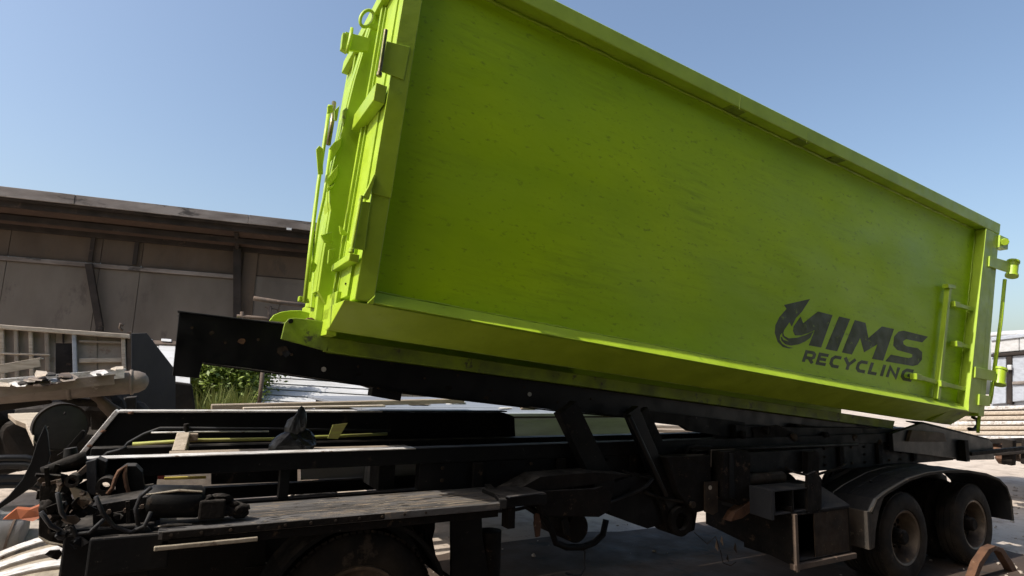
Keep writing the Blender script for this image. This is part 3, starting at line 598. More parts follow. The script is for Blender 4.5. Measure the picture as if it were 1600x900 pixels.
# front wheel set, springs, flap
def wheel(cx, y, cz, R, wd, dish=.09, dual=False, dirt='rim'):
    rr = R*.60
    k = tp('wheel', B().lathe([(dish+.01, .0), (dish+.01, rr*.42), (dish+.03, rr*.50), (dish+.035, rr*.78), (.06, rr*.90), (.02, rr*.93), (.012, rr*1.0), (.02, rr*1.03), (.05, rr*.98), (wd*.8, rr*.95), (wd-.02, rr*1.02)], (cx, y, cz), (0, 1, 0), 56), dirt, 0, autosmooth=35)
    tyre = [(.028, rr*1.0), (.006, rr*1.06), (-.004, rr*1.22), (-.002, R*.80), (.008, R*.90), (.022, R*.955), (.040, R*.985), (.05, R*.992), (.06, R*.99), (.062, R*.975), (.075, R*.975), (.078, R), (wd*.5-.012, R), (wd*.5-.01, R*.972), (wd*.5+.01, R*.972), (wd*.5+.012, R), (wd-.078, R), (wd-.075, R*.975), (wd-.062, R*.975), (wd-.06, R*.99), (wd-.03, R*.97), (wd, R*.86), (wd, rr*1.2), (wd-.03, rr)]
    t = mk('tyre', B().lathe(tyre, (cx, y, cz), (0, 1, 0), 84), M['tyre'], k, 0, autosmooth=35)
    tr = B()
    for q in range(72):
        a0 = 2*math.pi*q/72
        for yy in (.03, wd-.065):
            c = Vector((cx+R*.985*math.cos(a0), y+yy+.017, cz+R*.985*math.sin(a0))); d = Vector((math.cos(a0), 0, math.sin(a0)))
            tr.bar(c-d*.012, c+d*.012, .034, .022, up=(0, 1, 0))
    tb = mk('tread_blocks', tr, M['tyre'], k, 0); tb['kind'] = 'stuff'
    mk('hub', B().lathe([(-.02 if not dual else .01, 0), (-.015 if not dual else .012, rr*.20), (.0 if not dual else .03, rr*.27), (dish, rr*.30), (dish+.02, rr*.34)], (cx, y, cz), (0, 1, 0), 28), M['grime'], k, 0, autosmooth=40)
    for q in range(10):
        a0 = 2*math.pi*q/10+.2; c = Vector((cx+rr*.40*math.cos(a0), y+dish-.02, cz+rr*.40*math.sin(a0)))
        mk('lug_nut', B().tube([c, c+Vector((0, .035, 0))], .015, 6), M['grime_brown'], k, 0)
    for q in range(8):
        a0 = 2*math.pi*q/8; c = Vector((cx+rr*.66*math.cos(a0), y+dish+.028, cz+rr*.66*math.sin(a0)))
        mk('hand_hole', B().tube([c, c+Vector((0, .004, 0))], .028, 12), M['black'], k, 0)
    return k
RW = .468
wheel(6.57, .03, RW, RW, .25, .13, True)
wheel(8.09, .03, RW, RW, .25, .13, True)
wheel(6.57, .33, RW, RW, .25, .10, True); wheel(8.09, .33, RW, RW, .25, .10, True)
for x in (6.57, 8.09): wheel(x, W-.28, RW, RW, .25, .10, True); tp('axle', B().tube([(x, .2, RW), (x, W-.05, RW)], .08, 14), 'grime', 0, autosmooth=40)
RF = .52
wheel(.66, .20, .53, RF, .27, .05)
wheel(.66, W-.32, .53, RF, .27, .05)
tp('axle', B().tube([(.66, .3, .53), (.66, W-.2, .53)], .06, 14), 'grime', 0, autosmooth=40)
for k in range(5): tp('leaf_spring', B().prism([(.66-.62+k*.09, .80-k*.022), (.66+.62-k*.09, .80-k*.022), (.66+.60-k*.09, .785-k*.022), (.66, .74-k*.022), (.66-.60+k*.09, .785-k*.022)], 'y', .60, .68), 'grime', .002)
wh = [(.66+.60*math.cos(a), .53+.60*math.sin(a)) for a in [math.radians(20+140*i/16) for i in range(17)]]
tp('wheel_arch', B().prism(wh+[(.66+.575*math.cos(a), .53+.575*math.sin(a)) for a in [math.radians(160-140*i/16) for i in range(17)]], 'y', .16, .50), 'black', 0)
# flap and stays behind the front wheel
tprism('mudflap', [(705, 806), (753, 803), (754, 838), (764, 900), (752, 960), (706, 960)], .30, .03, 'black')
tp('flap_tank', B().lathe([(-.02, 0), (0, .09), (.34, .09), (.36, 0)], at(762, 905, 'y', .38), (0, 0, 1), 20), 'grime', 0, autosmooth=40)
tprism('flap_stay', [(664, 812), (680, 809), (680, 826), (676, 842), (682, 872), (690, 895), (684, 895), (672, 868), (664, 842)], .45, .05, 'black')
tprism('flap_stay', [(640, 815), (652, 812), (690, 890), (712, 905), (700, 905), (676, 885)], .60, .04, 'grime')
# mid-chassis boxes and brackets
tprism('crossmember_plate', [(800, 770), (845, 745), (930, 738), (985, 742), (940, 755), (845, 768)], .30, .25, 'grime')
tprism('crossmember_face', [(838, 768), (930, 764), (942, 760), (958, 772), (950, 800), (936, 808), (846, 806)], .28, .06, 'grime')
tprism('gearbox_mount', [(930, 764), (1000, 740), (1060, 760), (1050, 815), (1012, 826), (955, 805)], .48, .20, 'black')
uc = [(822, 790), (838, 800), (852, 812), (862, 830), (868, 848), (885, 855), (910, 855), (928, 848), (942, 835), (947, 812)]
tp('clamp_hoop', B().tube([at(u, v, 'y', .42) for u, v in uc], .026, 8), 'black', 0, smooth=True)
tp('clamped_tank', B().lathe([(0, 0), (0, .10), (.02, .115), (.5, .115), (.52, 0)], at(903, 826, 'y', .40), (0, 1, .0), 24), 'grime', 0, autosmooth=40)
tprism('clamp_plate', [(880, 815), (886, 808), (890, 818), (890, 836), (884, 836)], .36, .03, 'black')
tp('hanging_cable', B().tube([at(u, v, 'y', .42) for u, v in ((908, 855), (914, 862), (913, 875), (914, 888), (908, 898), (896, 899), (884, 896))], .009, 6), 'dark_plate', 0, smooth=True)
tprism('hanging_hook', [(838, 802), (843, 803), (846, 820), (844, 838), (838, 840), (835, 818)], .3, .02, 'rust')
tprism('valve_box', [(1042, 715), (1110, 712), (1112, 795), (1085, 802), (1060, 770)], .36, .2, 'grime')
tprism('valve_plate', [(1102, 753), (1122, 752), (1122, 800), (1114, 805), (1102, 800)], .33, .02, 'grime_brown')
p = at(1110, 762, 'y', .325); tp('valve_cap', B().tube([p, p+Vector((0, .02, 0))], .02, 10), 'wood_pale', 0)
p = at(1084, 789, 'y', .33); tp('valve_cap', B().tube([p, p+Vector((0, .03, 0))], .03, 10), 'grime_brown', 0)
tprism('upright_channel', [(1130, 706), (1168, 704), (1173, 712), (1172, 782), (1155, 790), (1130, 778)], .30, .2, 'grime')
tprism('upright_flange', [(1140, 708), (1146, 708), (1148, 780), (1140, 778)], .29, .02, 'black')
tprism('lower_bracket', [(1150, 800), (1176, 780), (1176, 798), (1160, 810), (1142, 815)], .3, .1, 'rust')
tprism('upper_box', [(1080, 712), (1230, 704), (1285, 700), (1285, 735), (1180, 738), (1080, 730)], .45, .15, 'black')
tprism('upper_post', [(1262, 706), (1280, 706), (1280, 742), (1262, 742)], .38, .06, 'grime')
tp('long_pipe', B().tube([at(u, v, 'y', .48) for u, v in ((1080, 703), (1180, 700), (1340, 694))], .02, 8), 'black', 0, smooth=True)
tp('coiled_hose', B().tube([at(u, v, 'y', .5) for u, v in ((1072, 708), (1076, 699), (1090, 696), (1110, 698), (1120, 706))], .012, 6), 'rubber', 0, smooth=True)
# rows of bolts, hoses and cables along the frame
for i in range(26):
    x = 1.35+i*.26
    for z in ((1.36, 1.18) if i % 3 else (1.36, 1.27, 1.18)): tp('frame_bolt', B().tube([(x, .565, z), (x, .582, z)], .014, 6), 'grime_brown' if (i*7) % 5 < 2 else 'grime', 0)
for i in range(9): tp('rail_bracket', B().box(1.6+i*.78, 1.68+i*.78, .548, .578, 1.15, 1.39), 'grime', .002)
for (x0, x1, z, sag, y, r) in ((1.3, 2.6, 1.13, .10, .50, .014), (2.4, 3.3, 1.20, .16, .44, .016), (3.2, 4.4, 1.10, .12, .42, .014), (3.0, 4.0, 1.28, .09, .46, .012), (5.1, 6.1, 1.22, .10, .40, .014), (.1, 1.3, 1.10, .07, .60, .013), (4.4, 5.4, 1.33, .06, .50, .012)):
    tp('hydraulic_hose', B().tube([(x0+(x1-x0)*k/12, y+.03*math.sin(k), z-sag*4*(k/12)*(1-k/12)) for k in range(13)], r, 7), 'rubber' if x0 < 3 else 'tyre', 0, smooth=True)
for i in range(14):
    x = -.4+i*.14; tp('deck_rivet', B().tube([(x, -.016, 1.187), (x, -.004, 1.187)], .009, 6), 'grime_brown', 0)
for (u, v) in ((170, 800), (196, 798), (222, 792), (168, 830), (200, 826), (230, 818), (170, 812), (300, 846), (250, 848)):
    p = at(u, v, 'y', .085 if v < 835 else .18); tp('skirt_bolt', B().tube([p, p+Vector((0, .03, 0))], .012, 6), 'brown_iron', 0)
tprism('skirt_strap', [(150, 806), (232, 792), (232, 797), (150, 812)], .09, .01, 'grime', .001)
tprism('skirt_strap', [(196, 784), (203, 783), (205, 842), (198, 843)], .085, .012, 'grime', .001)
for i in range(7):
    tp('greasy_rag', B().lump(at(322+i*9, 782+(i*37) % 16, 'y', .10+.03*(i % 3)), (.03+.01*(i % 2), .03, .02), i+200, 3, .6), 'grime', 0)
# hanging dry leaves
for i, (u, v, s) in enumerate(((1121, 853, .05), (1129, 845, .045), (1150, 856, .05), (1138, 872, .035))):
    c = at(u, v, 'y', .3); tp('snagged_leaf', B().solid([c+Vector((-.2*s, 0, s)), c+Vector((.35*s, .01, .3*s)), c+Vector((.2*s, 0, -s)), c+Vector((-.4*s, .01, -.2*s))], (0, .002, 0)), 'dead_leaf' if i < 2 else 'grime_brown', 0)
tp('leaf_stalk', B().tube([at(u, v, 'y', .3) for u, v in ((1085, 832), (1105, 850), (1118, 838), (1126, 862), (1130, 880), (1142, 884), (1150, 878))], .004, 5), 'grime_brown', 0)
# tool boxes (open steel boxes ahead of the rear wheels)
def fbox(name, x0, x1, y0, y1, z0, z1, th=.012, m='grime', open_face='-y', par=None):
    b = B()
    b.box(x0, x1, y1-th, y1, z0, z1); b.box(x0, x0+th, y0, y1-th, z0, z1); b.box(x1-th, x1, y0, y1-th, z0, z1)
    b.box(x0+th, x1-th, y0, y1-th, z0, z0+th); b.box(x0+th, x1-th, y0, y1-th, z1-th, z1)
    return tp(name, b, m, .002, par)
lowb = fbox('tool_box', 4.70, 5.58, .05, .62, .43, .86, .014, 'grime')
tp('box_side_plate', B().prism([(.05, .40), (.05, .93), (1.1, .97), (1.1, .55)], 'x', 4.685, 4.698), 'grime', .002)
tp('box_sill', B().box(4.66, 5.62, .02, .08, .375, .425), 'brown_iron', .004)
tp('box_jamb', B().box(4.675, 4.715, .015, .048, .36, .87), 'brown_iron', .003)
tp('box_front_plate', B().box(5.02, 5.58, .056, .07, .445, .845), 'grime_brown', .002)
tp('box_lid', B().prism([(.05, .865), (.05, .88), (.35, 1.02), (.62, 1.04), (.62, .865)], 'x', 5.05, 5.60), 'dark_plate', .004)
upb = fbox('upper_tool_box', 4.45, 5.02, .06, .62, .87, 1.09, .012, 'dark_plate')
tp('box_side_plate', B().prism([(.06, .83), (.06, 1.09), (.64, 1.12), (.64, .86)], 'x', 4.41, 4.445), 'dark_plate', .003)
tp('box_roll', B().tube([(4.36, .36, 1.14), (4.98, .36, 1.14)], .055, 12), 'grime_brown', 0, autosmooth=40)
tprism('box_end_plate', [(1262, 742), (1276, 736), (1284, 748), (1284, 796), (1272, 802), (1262, 800)], .05, .03, 'grime')
tp('box_divider', B().box(4.72, 4.73, .06, .6, .88, 1.08), 'black', .001)
# mudguard over the tandem
mg = [(5.86, .44), (5.86, .80), (5.98, .92), (6.17, .985), (6.62, 1.095), (7.0, 1.135), (7.45, 1.14), (7.9, 1.12), (8.36, 1.06), (8.68, .98), (8.87, .87), (8.96, .70), (8.97, .45)]
def arc(pts, th):
    out = []
    for i, p in enumerate(pts):
        a, b = Vector(pts[max(i-1, 0)]), Vector(pts[min(i+1, len(pts)-1)]); d = (b-a).normalized(); out.append((p[0]+d.y*th, p[1]-d.x*th))
    return pts+out[::-1]
guard = tp('mudguard', B().prism(arc(mg[1:], .022), 'y', .0, .62), 'rubber', .004)
tp('mudguard', B().prism(arc(mg[1:], .022), 'y', W-.6, W), 'rubber', .004)
tp('mudguard_flap', B().prism([(5.84, .44), (5.84, .81), (5.80, .81), (5.80, .44)], 'y', -.002, .60), 'flap', .003)
tp('flap_side', B().prism([(5.845, .44), (5.845, .80), (5.98, .90), (6.14, .95), (6.02, .80), (5.93, .60), (5.90, .45)], 'y', .0, .012), 'flap', .003)
mk('guard_rib', B().prism(arc([(x, z+.006) for x, z in mg[2:9]], .01), 'y', .28, .31), M['rubber'], guard, .002)
mk('guard_lip', B().prism(arc([(x, z+.003) for x, z in mg[1:]], .03), 'y', -.014, -.001), M['tyre'], guard, .003)
mk('guard_bolt', B().lump((6.33, .25, 1.04), (.03, .02, .015), 5, 1, .1), M['black'], guard)
tp('inner_guard_panel', B().prism([(6.02, .62), (6.05, .93), (6.17, 1.0), (6.62, 1.11), (7.45, 1.155), (7.9, 1.135), (8.36, 1.075), (8.85, .90), (8.92, .5), (8.6, .42), (7.3, .5)], 'y', .66, .68), 'black', .002)
tprism('pivot_block', [(1150, 664), (1255, 668), (1330, 668), (1402, 671), (1445, 688), (1420, 705), (1150, 702)], .59, .3, 'black')
tprism('pivot_lug', [(1175, 668), (1215, 664), (1240, 676), (1236, 692), (1180, 690)], .575, .014, 'grime')
for i, (u, v, r) in enumerate(((1195, 672, .05), (1240, 684, .06), (1290, 680, .05), (1335, 684, .045), (1160, 680, .05), (1375, 690, .05))): tp('greasy_fitting', B().lump(at(u, v, 'y', .57), (r, .03, r*.8), i+300, 3, .4), 'grime_brown' if i % 2 else 'grime', 0, smooth=True)
# rear frame end
tp('rear_ramp', B().prism([(7.3, 1.512), (7.99, 1.63), (9.75, 1.38), (9.86, 1.33), (9.88, 1.10), (9.2, 1.12), (7.3, 1.30)], 'y', .50, .555), 'black_gloss', .006)
tp('rear_ramp_cap', B().prism([(8.0, 1.634), (9.75, 1.384), (9.75, 1.396), (8.0, 1.648)], 'y', .49, .70), 'dark_plate', .003)
tp('rear_post_bracket', B().box(8.88, 8.98, .42, .54, 1.12, 1.40), 'grime')
tp('rear_cross_beam', B().box(9.0, 9.3, .56, W-.5, 1.12, 1.3), 'black')
tp('rear_ramp', B().prism([(7.3, 1.512), (7.99, 1.63), (9.75, 1.38), (9.86, 1.33), (9.88, 1.10), (9.2, 1.12), (7.3, 1.30)], 'y', W-.56, W-.50), 'black', .006)
tp('rear_light_bar', B().bar(at(1515, 709, 'y', .45), at(1600, 700, 'y', .45), .06, .05), 'grime')
tp('roller_block', B().prism([(q.x, q.z) for q in [at(u, v, 'y', .46) for u, v in ((1425, 672), (1475, 676), (1480, 690), (1420, 690))]], 'y', .46, .55), 'brown_iron', .006)

# ================================================================== things lying on the truck
def lay(name, b, m, label, cat, bevel=.003, group=None, **k): return tag(mk(name, b, M[m], None, bevel, **k), label, cat, group)
lay('wooden_pole', B().tube([at(u, v, 'y', 1.08) for u, v in ((207, 694), (300, 688), (420, 686), (605, 678))], .012, 8), 'pole_green', 'thin yellow-green pole lying along the black chassis frame', 'pole', 0, smooth=True)
q = [at(u, v, 'y', .80) for u, v in ((264, 711), (640, 700))]
lay('wooden_plank', B().bar(q[0]+Vector((0, .05, 0)), q[1]+Vector((0, .05, 0)), .14, .022), 'wood', 'long brown weathered plank lying along the top of the chassis rail', 'plank')
q = at(286, 696, 'y', 1.0)
lay('wooden_block', B().bar(q+Vector((-.02, -.05, -.05)), q+Vector((.0, .05, .06)), .08, .08), 'wood_pale', 'small pale wooden block propped on the brown plank', 'block', .006)
q = at(294, 683, 'y', 1.04)
lay('wooden_block', B().bar(q+Vector((-.05, 0, 0)), q+Vector((.06, 0, .0)), .06, .05), 'wood', 'small brown wooden block on top of the pale block', 'block', .006)
bg_ = at(462, 690, 'y', .78)
bb = B().lump(bg_+Vector((0, 0, -.02)), (.13, .08, .10), 11, 3, .35); bb.lump(bg_+Vector((.0, 0, .10)), (.05, .05, .12), 12, 3, .4)
lay('plastic_bag', bb, 'bag', 'crumpled black plastic bundle on the chassis rail', 'bag', 0)
q = [at(u, v, 'y', 1.0) for u, v in ((520, 664), (543, 661), (528, 686), (512, 685))]
lay('plastic_scrap', B().solid(q, (0, .006, 0)), 'pole_green', 'strip of yellow-green plastic hanging inside the black frame', 'scrap', 0)
q = [at(u, v, 'y', 1.20) for u, v in ((470, 726), (655, 724), (655, 742), (470, 750))]
lay('grey_board', B().solid(q, (0, .02, 0)), 'white_sheet', 'pale grey board seen through the gap under the chassis rail', 'board', .002)
b = B()
for i, (u, v) in enumerate(((335, 788), (350, 792), (365, 796), (345, 778), (372, 800))):
    b.lump(at(u, v, 'y', .12), (.06, .05, .03), i+30, 2, .4)
lay('rubber_scrap', b, 'grime', 'torn black rubber scrap on the scuffed deck', 'scrap', 0)

# ================================================================== shed
BA = -.148; bx = Vector((math.cos(BA), math.sin(BA), 0)); by = Vector((-bx.y, bx.x, 0))      # shed axes
S0 = Vector((-4.6, 14.0, 0))
def sh(u, n, z): return S0+bx*u+by*n+Vector((0, 0, z))
def shray(u, v, n):
    """pixel onto the shed plane at depth n"""
    d = ray(u, v); t = ((S0+by*n-CAM).dot(by))/d.dot(by); p = CAM+d*t; return ((p-S0).dot(bx), p.z)
shed = thing('shed', sh(4, 2, 0), 'long grey and brown sheet-walled shed with a dark overhanging roof', 'building')
def sp(name, b, m, bevel=.01, **k): return mk(name, b, M[m], shed, bevel, **k)
def sbox(u0, u1, n0, n1, z0, z1):
    b = B(); b.add([sh(u, n, z) for u in (u0, u1) for n in (n0, n1) for z in (z0, z1)], [(0, 1, 3, 2), (4, 6, 7, 5), (0, 4, 5, 1), (2, 3, 7, 6), (0, 2, 6, 4), (1, 5, 7, 3)]); return b
U0, U1 = -14, 9.3; NW = 1.4
zt_ = shray(0, 297, 0)[1]; zb_ = shray(0, 309, 0)[1]
zw = shray(0, 357, NW)[1]; zg = shray(0, 403, NW)[1]
sp('roof', B().prism([], 'x', 0, 1) if False else sbox(U0, U1, -.1, 10, zt_-.05, zt_+.03), 'fascia')
# soffit slopes a little down towards the wall
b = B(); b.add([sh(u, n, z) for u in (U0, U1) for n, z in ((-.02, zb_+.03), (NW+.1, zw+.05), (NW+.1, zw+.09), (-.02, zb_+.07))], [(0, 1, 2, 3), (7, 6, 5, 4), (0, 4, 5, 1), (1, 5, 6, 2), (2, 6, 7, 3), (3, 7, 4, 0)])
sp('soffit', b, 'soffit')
for k in range(6):
    u0 = U0+k*(U1-U0)/6; sp('fascia_board', sbox(u0+.004, u0+(U1-U0)/6-.004, -.16-.008*(k % 2), -.105, zb_, zt_+.06), 'fascia', .008)
sp('gutter', sbox(U0, U1, -.10, .12, zb_-.03, zb_-.004), 'shed_frame')
for n_ in (.12, .72): sp('purlin', sbox(U0, U1, n_, n_+.10, zb_-(zb_-zw)*n_/NW-.13, zb_-(zb_-zw)*n_/NW+.02), 'shed_frame')
sp('wall_plate', sbox(U0, U1, NW-.12, NW, zw-.02, zw+.12), 'shed_frame')
cols = [shray(148, 450, NW)[0], shray(374, 440, NW)[0]]
uj = [shray(u, 470, NW)[0] for u in (-330, -170, 0, 148, 213, 374, 395, 500, 640)]
rr_ = random.Random(3)
for i in range(len(uj)-1):
    a, b_ = uj[i], uj[i+1]; n = NW+rr_.uniform(0, .012)
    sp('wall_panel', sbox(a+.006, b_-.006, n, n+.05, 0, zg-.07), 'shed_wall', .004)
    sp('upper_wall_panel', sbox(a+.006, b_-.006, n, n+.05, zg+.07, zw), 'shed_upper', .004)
sp('wall_panel', sbox(U0, uj[0]-.006, NW, NW+.05, 0, zw), 'shed_wall')
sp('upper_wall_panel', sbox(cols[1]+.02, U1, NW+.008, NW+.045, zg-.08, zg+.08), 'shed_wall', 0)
sp('girt', sbox(U0, cols[1]-.06, NW-.09, NW+.04, zg-.06, zg+.05), 'fascia', .008)
zg2 = shray(440, 434, NW)[1]; sp('panel_joint', sbox(cols[1]+.30, U1, NW-.012, NW+.0, zg2-.012, zg2+.012), 'shed_frame', 0)
a0, z0 = shray(140, 413, NW-.1); a1, z1 = shray(157, 511, NW-.1)
sp('column', B().bar(sh(a0, NW-.16, z0), sh(a1, NW-.16, z1), .16, .12, up=by), 'shed_frame')
sp('column', B().bar(sh(a1, NW-.16, z1), sh(a1+.12, NW-.16, 0), .16, .12, up=by), 'shed_frame')
a0, z0 = shray(371, 388, NW-.1); a1, z1 = shray(379, 490, NW-.1)
sp('column', B().bar(sh(a0, NW-.16, z0), sh(a1+.2, NW-.16, 0), .20, .14, up=by), 'shed_frame')
sp('column', sbox(a0+.18, a0+.55, NW-.05, NW-.01, 0, zw), 'shed_upper')
sp('bracket', B().bar(sh(a0-.0, NW-.1, zw+.02), sh(a0, .5, zb_-.1), .10, .12), 'shed_frame')
for u in (146, 215): 
    a_ = shray(u, 380, NW)[0]; sp('bracket', B().bar(sh(a_, NW-.06, zw-.02), sh(a_, NW-.06, zg+.1), .10, .05, up=by), 'shed_frame')
for (u, v, n) in ((435, 353, .0),):
    a_, z_ = shray(452, 358, -.17); sp('roof_patch', sbox(a_-.07, a_+.06, -.19, -.17, z_-.03, z_+.03), 'white_sheet', .004)
sp('roof_end', sbox(U1-.02, U1+.05, -.1, 10, 0, zb_), 'shed_wall')
sp('back_wall', sbox(U0, U1, 9.9, 10, 0, zb_), 'shed_wall')
# rail of pipes by the shed wall
pr = thing('pipe_railing', at(440, 560, 'y', 10), 'brown pipe railing in front of the shed wall beside the container', 'railing')
def rp(name, pts, r, y): return mk(name, B().tube([at(u, v, 'y', y) for u, v in pts], r, 8), M['brown_iron'], pr, 0, smooth=True)
rp('rail_pipe', [(396, 466), (440, 473), (500, 480)], .05, 10); rp('rail_pipe', [(370, 494), (430, 499), (500, 506)], .04, 10)
rp('rail_post', [(422, 478), (421, 500), (419, 600)], .04, 10); rp('rail_post', [(434, 488), (438, 475), (437, 470)], .015, 10); rp('rail_pipe', [(414, 480), (434, 484)], .015, 10); rp('rail_post', [(378, 487), (376, 600)], .035, 10)

# ================================================================== tipper body, tank, scrap on the left
YT = 7.0
tb = thing('tipper_body', at(100, 640, 'y', YT), 'faded beige truck body with ribbed side beneath the shed wall', 'truck body')
def tpart(name, pts, y, th, m='tipper', bevel=.01):
    q = [at(u, v, 'y', y) for u, v in pts]; return mk(name, B().prism([(p.x, p.z) for p in q], 'y', y, y+th), M[m], tb, bevel)
tpart('top_rail', [(-160, 492), (0, 507), (203, 522), (203, 529), (0, 514), (-160, 500)], YT-.12, .16, 'wood_pale')
tpart('side_sheet', [(-160, 498), (0, 512), (86, 518), (86, 600), (-160, 600)], YT, .05)
tpart('side_sheet', [(86.5, 518), (113, 520), (113, 536), (86.5, 536)], YT, .05)
tpart('side_sheet', [(113.5, 520), (152, 523), (152, 600), (113.5, 600)], YT, .05)
tpart('side_sheet', [(152.5, 523), (198, 526), (198, 600), (152.5, 600)], YT+.01, .05)
tpart('opening_back', [(84, 530), (116, 532), (116, 600), (84, 600)], YT+.8, .05, 'scrap')
for u, m in ((-120, 'tipper'), (-60, 'tipper'), (2, 'wood_pale'), (24, 'tipper'), (47, 'wood_pale'), (72, 'tipper'), (115, 'grey_panel'), (192, 'wood_pale')):
    v = 513+u*.075; tpart('side_rib', [(u-3, v), (u+3.5, v), (u+6, 596), (u-1, 596)], YT-.08, .08, m)
tpart('side_rib', [(97, 519), (100, 519), (100, 536), (97, 536)], YT-.05, .05, 'shed_frame')
tpart('side_stringer', [(-100, 548), (78, 553), (78, 556), (-100, 551)], YT-.10, .04, 'wood_pale')
tpart('side_stringer', [(123, 560), (190, 559), (190, 566), (123, 567)], YT-.05, .05, 'wood_pale')
tpart('side_stringer', [(123, 531), (190, 533), (190, 537), (123, 535)], YT-.05, .05, 'tipper')
tpart('end_post', [(198, 518), (206, 518), (206, 600), (198, 600)], YT-.06, .3, 'brown_iron')
tp_ = at(188, 520, 'y', YT)
mk('hook_eye', B().tube([at(u, v, 'y', YT-.05) for u, v in ((192, 517), (187, 512), (188, 506), (193, 509))], .02, 6), M['brown_iron'], tb, 0, smooth=True)
tpart('far_side_sheet', [(-160, 505), (190, 527), (190, 590), (-160, 590)], YT+1.8, .05)
tpart('floor_frame', [(-160, 590), (205, 588), (205, 640), (-160, 650)], YT+.3, 1.3, 'scrap')
# dark leaning plate
pts = [at(u, v, 'y', 6.2) for u, v in ((205, 521), (229, 520), (274, 578), (274, 665), (205, 668))]
lay('dark_plate', B().solid(pts, (0, .05, 0)), 'dark_plate', 'dark grey steel plate with a slanted edge standing beside the beige truck body', 'plate', .006)
mm = thing('white_sheet_stack', at(262, 640, 'y', 7.8), 'bright white sheets leaning beside the dark slanted plate', 'sheets')
def lean(pts, yb, yt, v0, v1): return [at(u, v, 'y', yb+(yt-yb)*(v1-v)/(v1-v0)) for u, v in pts]
for i, (u0, u1) in enumerate(((222, 248), (248.5, 274), (274.5, 297))):
    q = lean([(u0, 540), (u1, 541), (u1, 652), (u0, 652)], 6.9, 9.2, 540, 652); mk('sheet', B().solid(q, (0, .05, .0)), M['white_sheet'], mm, .004)
q = lean([(222, 531), (297, 534), (297, 539), (222, 537)], 7.0, 9.15, 540, 652); mk('edge_batten', B().solid(q, (0, .1, 0)), M['brown_iron'], mm, .01)
for u0, u1 in ((230, 238), (252, 268), (280, 292)):
    q = lean([(u0, 529), (u1, 530), (u1, 534), (u0, 533)], 6.9, 9.1, 540, 652); mk('batten_block', B().solid(q, (0, .1, 0)), M['white_sheet'], mm, .01)
q = [at(u, v, 'y', 6.75) for u, v in ((270, 596), (300, 600), (306, 640), (270, 650))]; lay('scrap_block', B().solid(q, (0, .3, 0)), 'scrap', 'dark scrap block between the white sheets and the green bush', 'scrap', .03)
# tank with girders
a, b = at(-120, 622, 'y', 4.6), at(208, 597, 'y', 4.6)
d = b-a; ln = d.length; R_t = .135
lay('scrap_tank', B().lathe([(ln-.03, R_t+.001), (ln-.03, R_t+.012), (ln+.0, R_t+.012), (ln+.0, R_t+.001)], a, d, 28, True).lathe([(ln-.62, R_t+.001), (ln-.62, R_t+.010), (ln-.58, R_t+.010), (ln-.58, R_t+.001)], a, d, 28, True).lathe([(-.1, 0), (-.06, R_t*.7), (0, R_t), (ln, R_t), (ln+.06, R_t*.92), (ln+.12, R_t*.7), (ln+.15, R_t*.35), (ln+.16, 0)], a, d, 28), 'tank', 'long dirty grey round-ended tank lying on the scrap heap', 'tank', 0, smooth=True)
q = [at(u, v, 'y', 4.35) for u, v in ((-60, 591), (60, 593), (204, 573), (204, 580), (60, 601), (-60, 601))]
def girder(name, pts, yy, m, label, w_=.16):
    a, b = at(*pts[0], 'y', yy), at(*pts[1], 'y', yy); d = (b-a).normalized(); up_ = Vector((0, 0, 1)); bb = B()
    bb.bar(a, b, w_, .018); bb.bar(a+Vector((0, -w_/2+.01, -.05)), b+Vector((0, -w_/2+.01, -.05)), .02, .10)
    return lay(name, bb, m, label, 'girder', .003)
girder('steel_girder', ((-120, 603), (196, 577)), 4.45, 'worn_lit_white', 'bent pale steel girder resting on top of the round-ended tank')
girder('steel_girder', ((-120, 598), (60, 591)), 4.25, 'worn_lit_white', 'short bright steel girder in front of the tank')
girder('steel_girder', ((-120, 617), (180, 586)), 4.15, 'tank', 'long mottled grey girder along the front of the tank', .10)
girder('wooden_board', ((-120, 592), (66, 560)), 5.2, 'wood_pale', 'pale sawn board sloping up over the scrap heap', .2)
# scrap mass under the tank
hb = thing('scrap_machine', at(60, 690, 'y', 5), 'dark rusty scrap machinery heaped under the long tank', 'scrap')
for i, (u, v, y, r) in enumerate(((20, 650, 5.3, (.6, .3, .35)), (90, 660, 5.5, (.5, .3, .4)), (150, 655, 5.2, (.4, .3, .35)), (-60, 670, 5.2, (.6, .4, .4)), (180, 640, 5.6, (.35, .3, .35)), (40, 690, 5.0, (.4, .3, .25)), (130, 695, 5.0, (.4, .3, .25)))):
    mk('machine_block', B().lump(at(u, v, 'y', y), r, i+50, 3, .45), M['scrap'], hb, 0)
rt_ = random.Random(17)
for i in range(16):
    u, v = rt_.uniform(0, 205), 0; v = 603-u*.135+rt_.uniform(-10, 6); r = rt_.uniform(7, 20); k_ = 6
    q_ = [at(u+r*rt_.uniform(.6, 1.3)*math.cos(2*math.pi*k/k_), v+r*.28*rt_.uniform(.5, 1.3)*math.sin(2*math.pi*k/k_), 'y', 4.08+.1*rt_.random()+(.12*math.sin(2*math.pi*k/k_)*-1)) for k in range(k_)]
    mk('torn_sheet', B().solid(q_, (.0, .01, .012)), M[('tank', 'worn_lit_white', 'brown_iron', 'wood_pale', 'scrap')[i % 5]], hb, 0)
mk('curved_arm', B().tube([at(u, v, 'y', 4.7) for u, v in ((142, 606), (152, 622), (170, 638), (186, 650), (202, 660))], [.06, .06, .07, .09, .10], 10), M['brown_iron'], hb, 0, smooth=True)
mk('curved_arm', B().tube([at(u, v, 'y', 4.7) for u, v in ((70, 610), (95, 618), (120, 628), (150, 630), (160, 612))], .05, 10), M['scrap'], hb, 0, smooth=True)
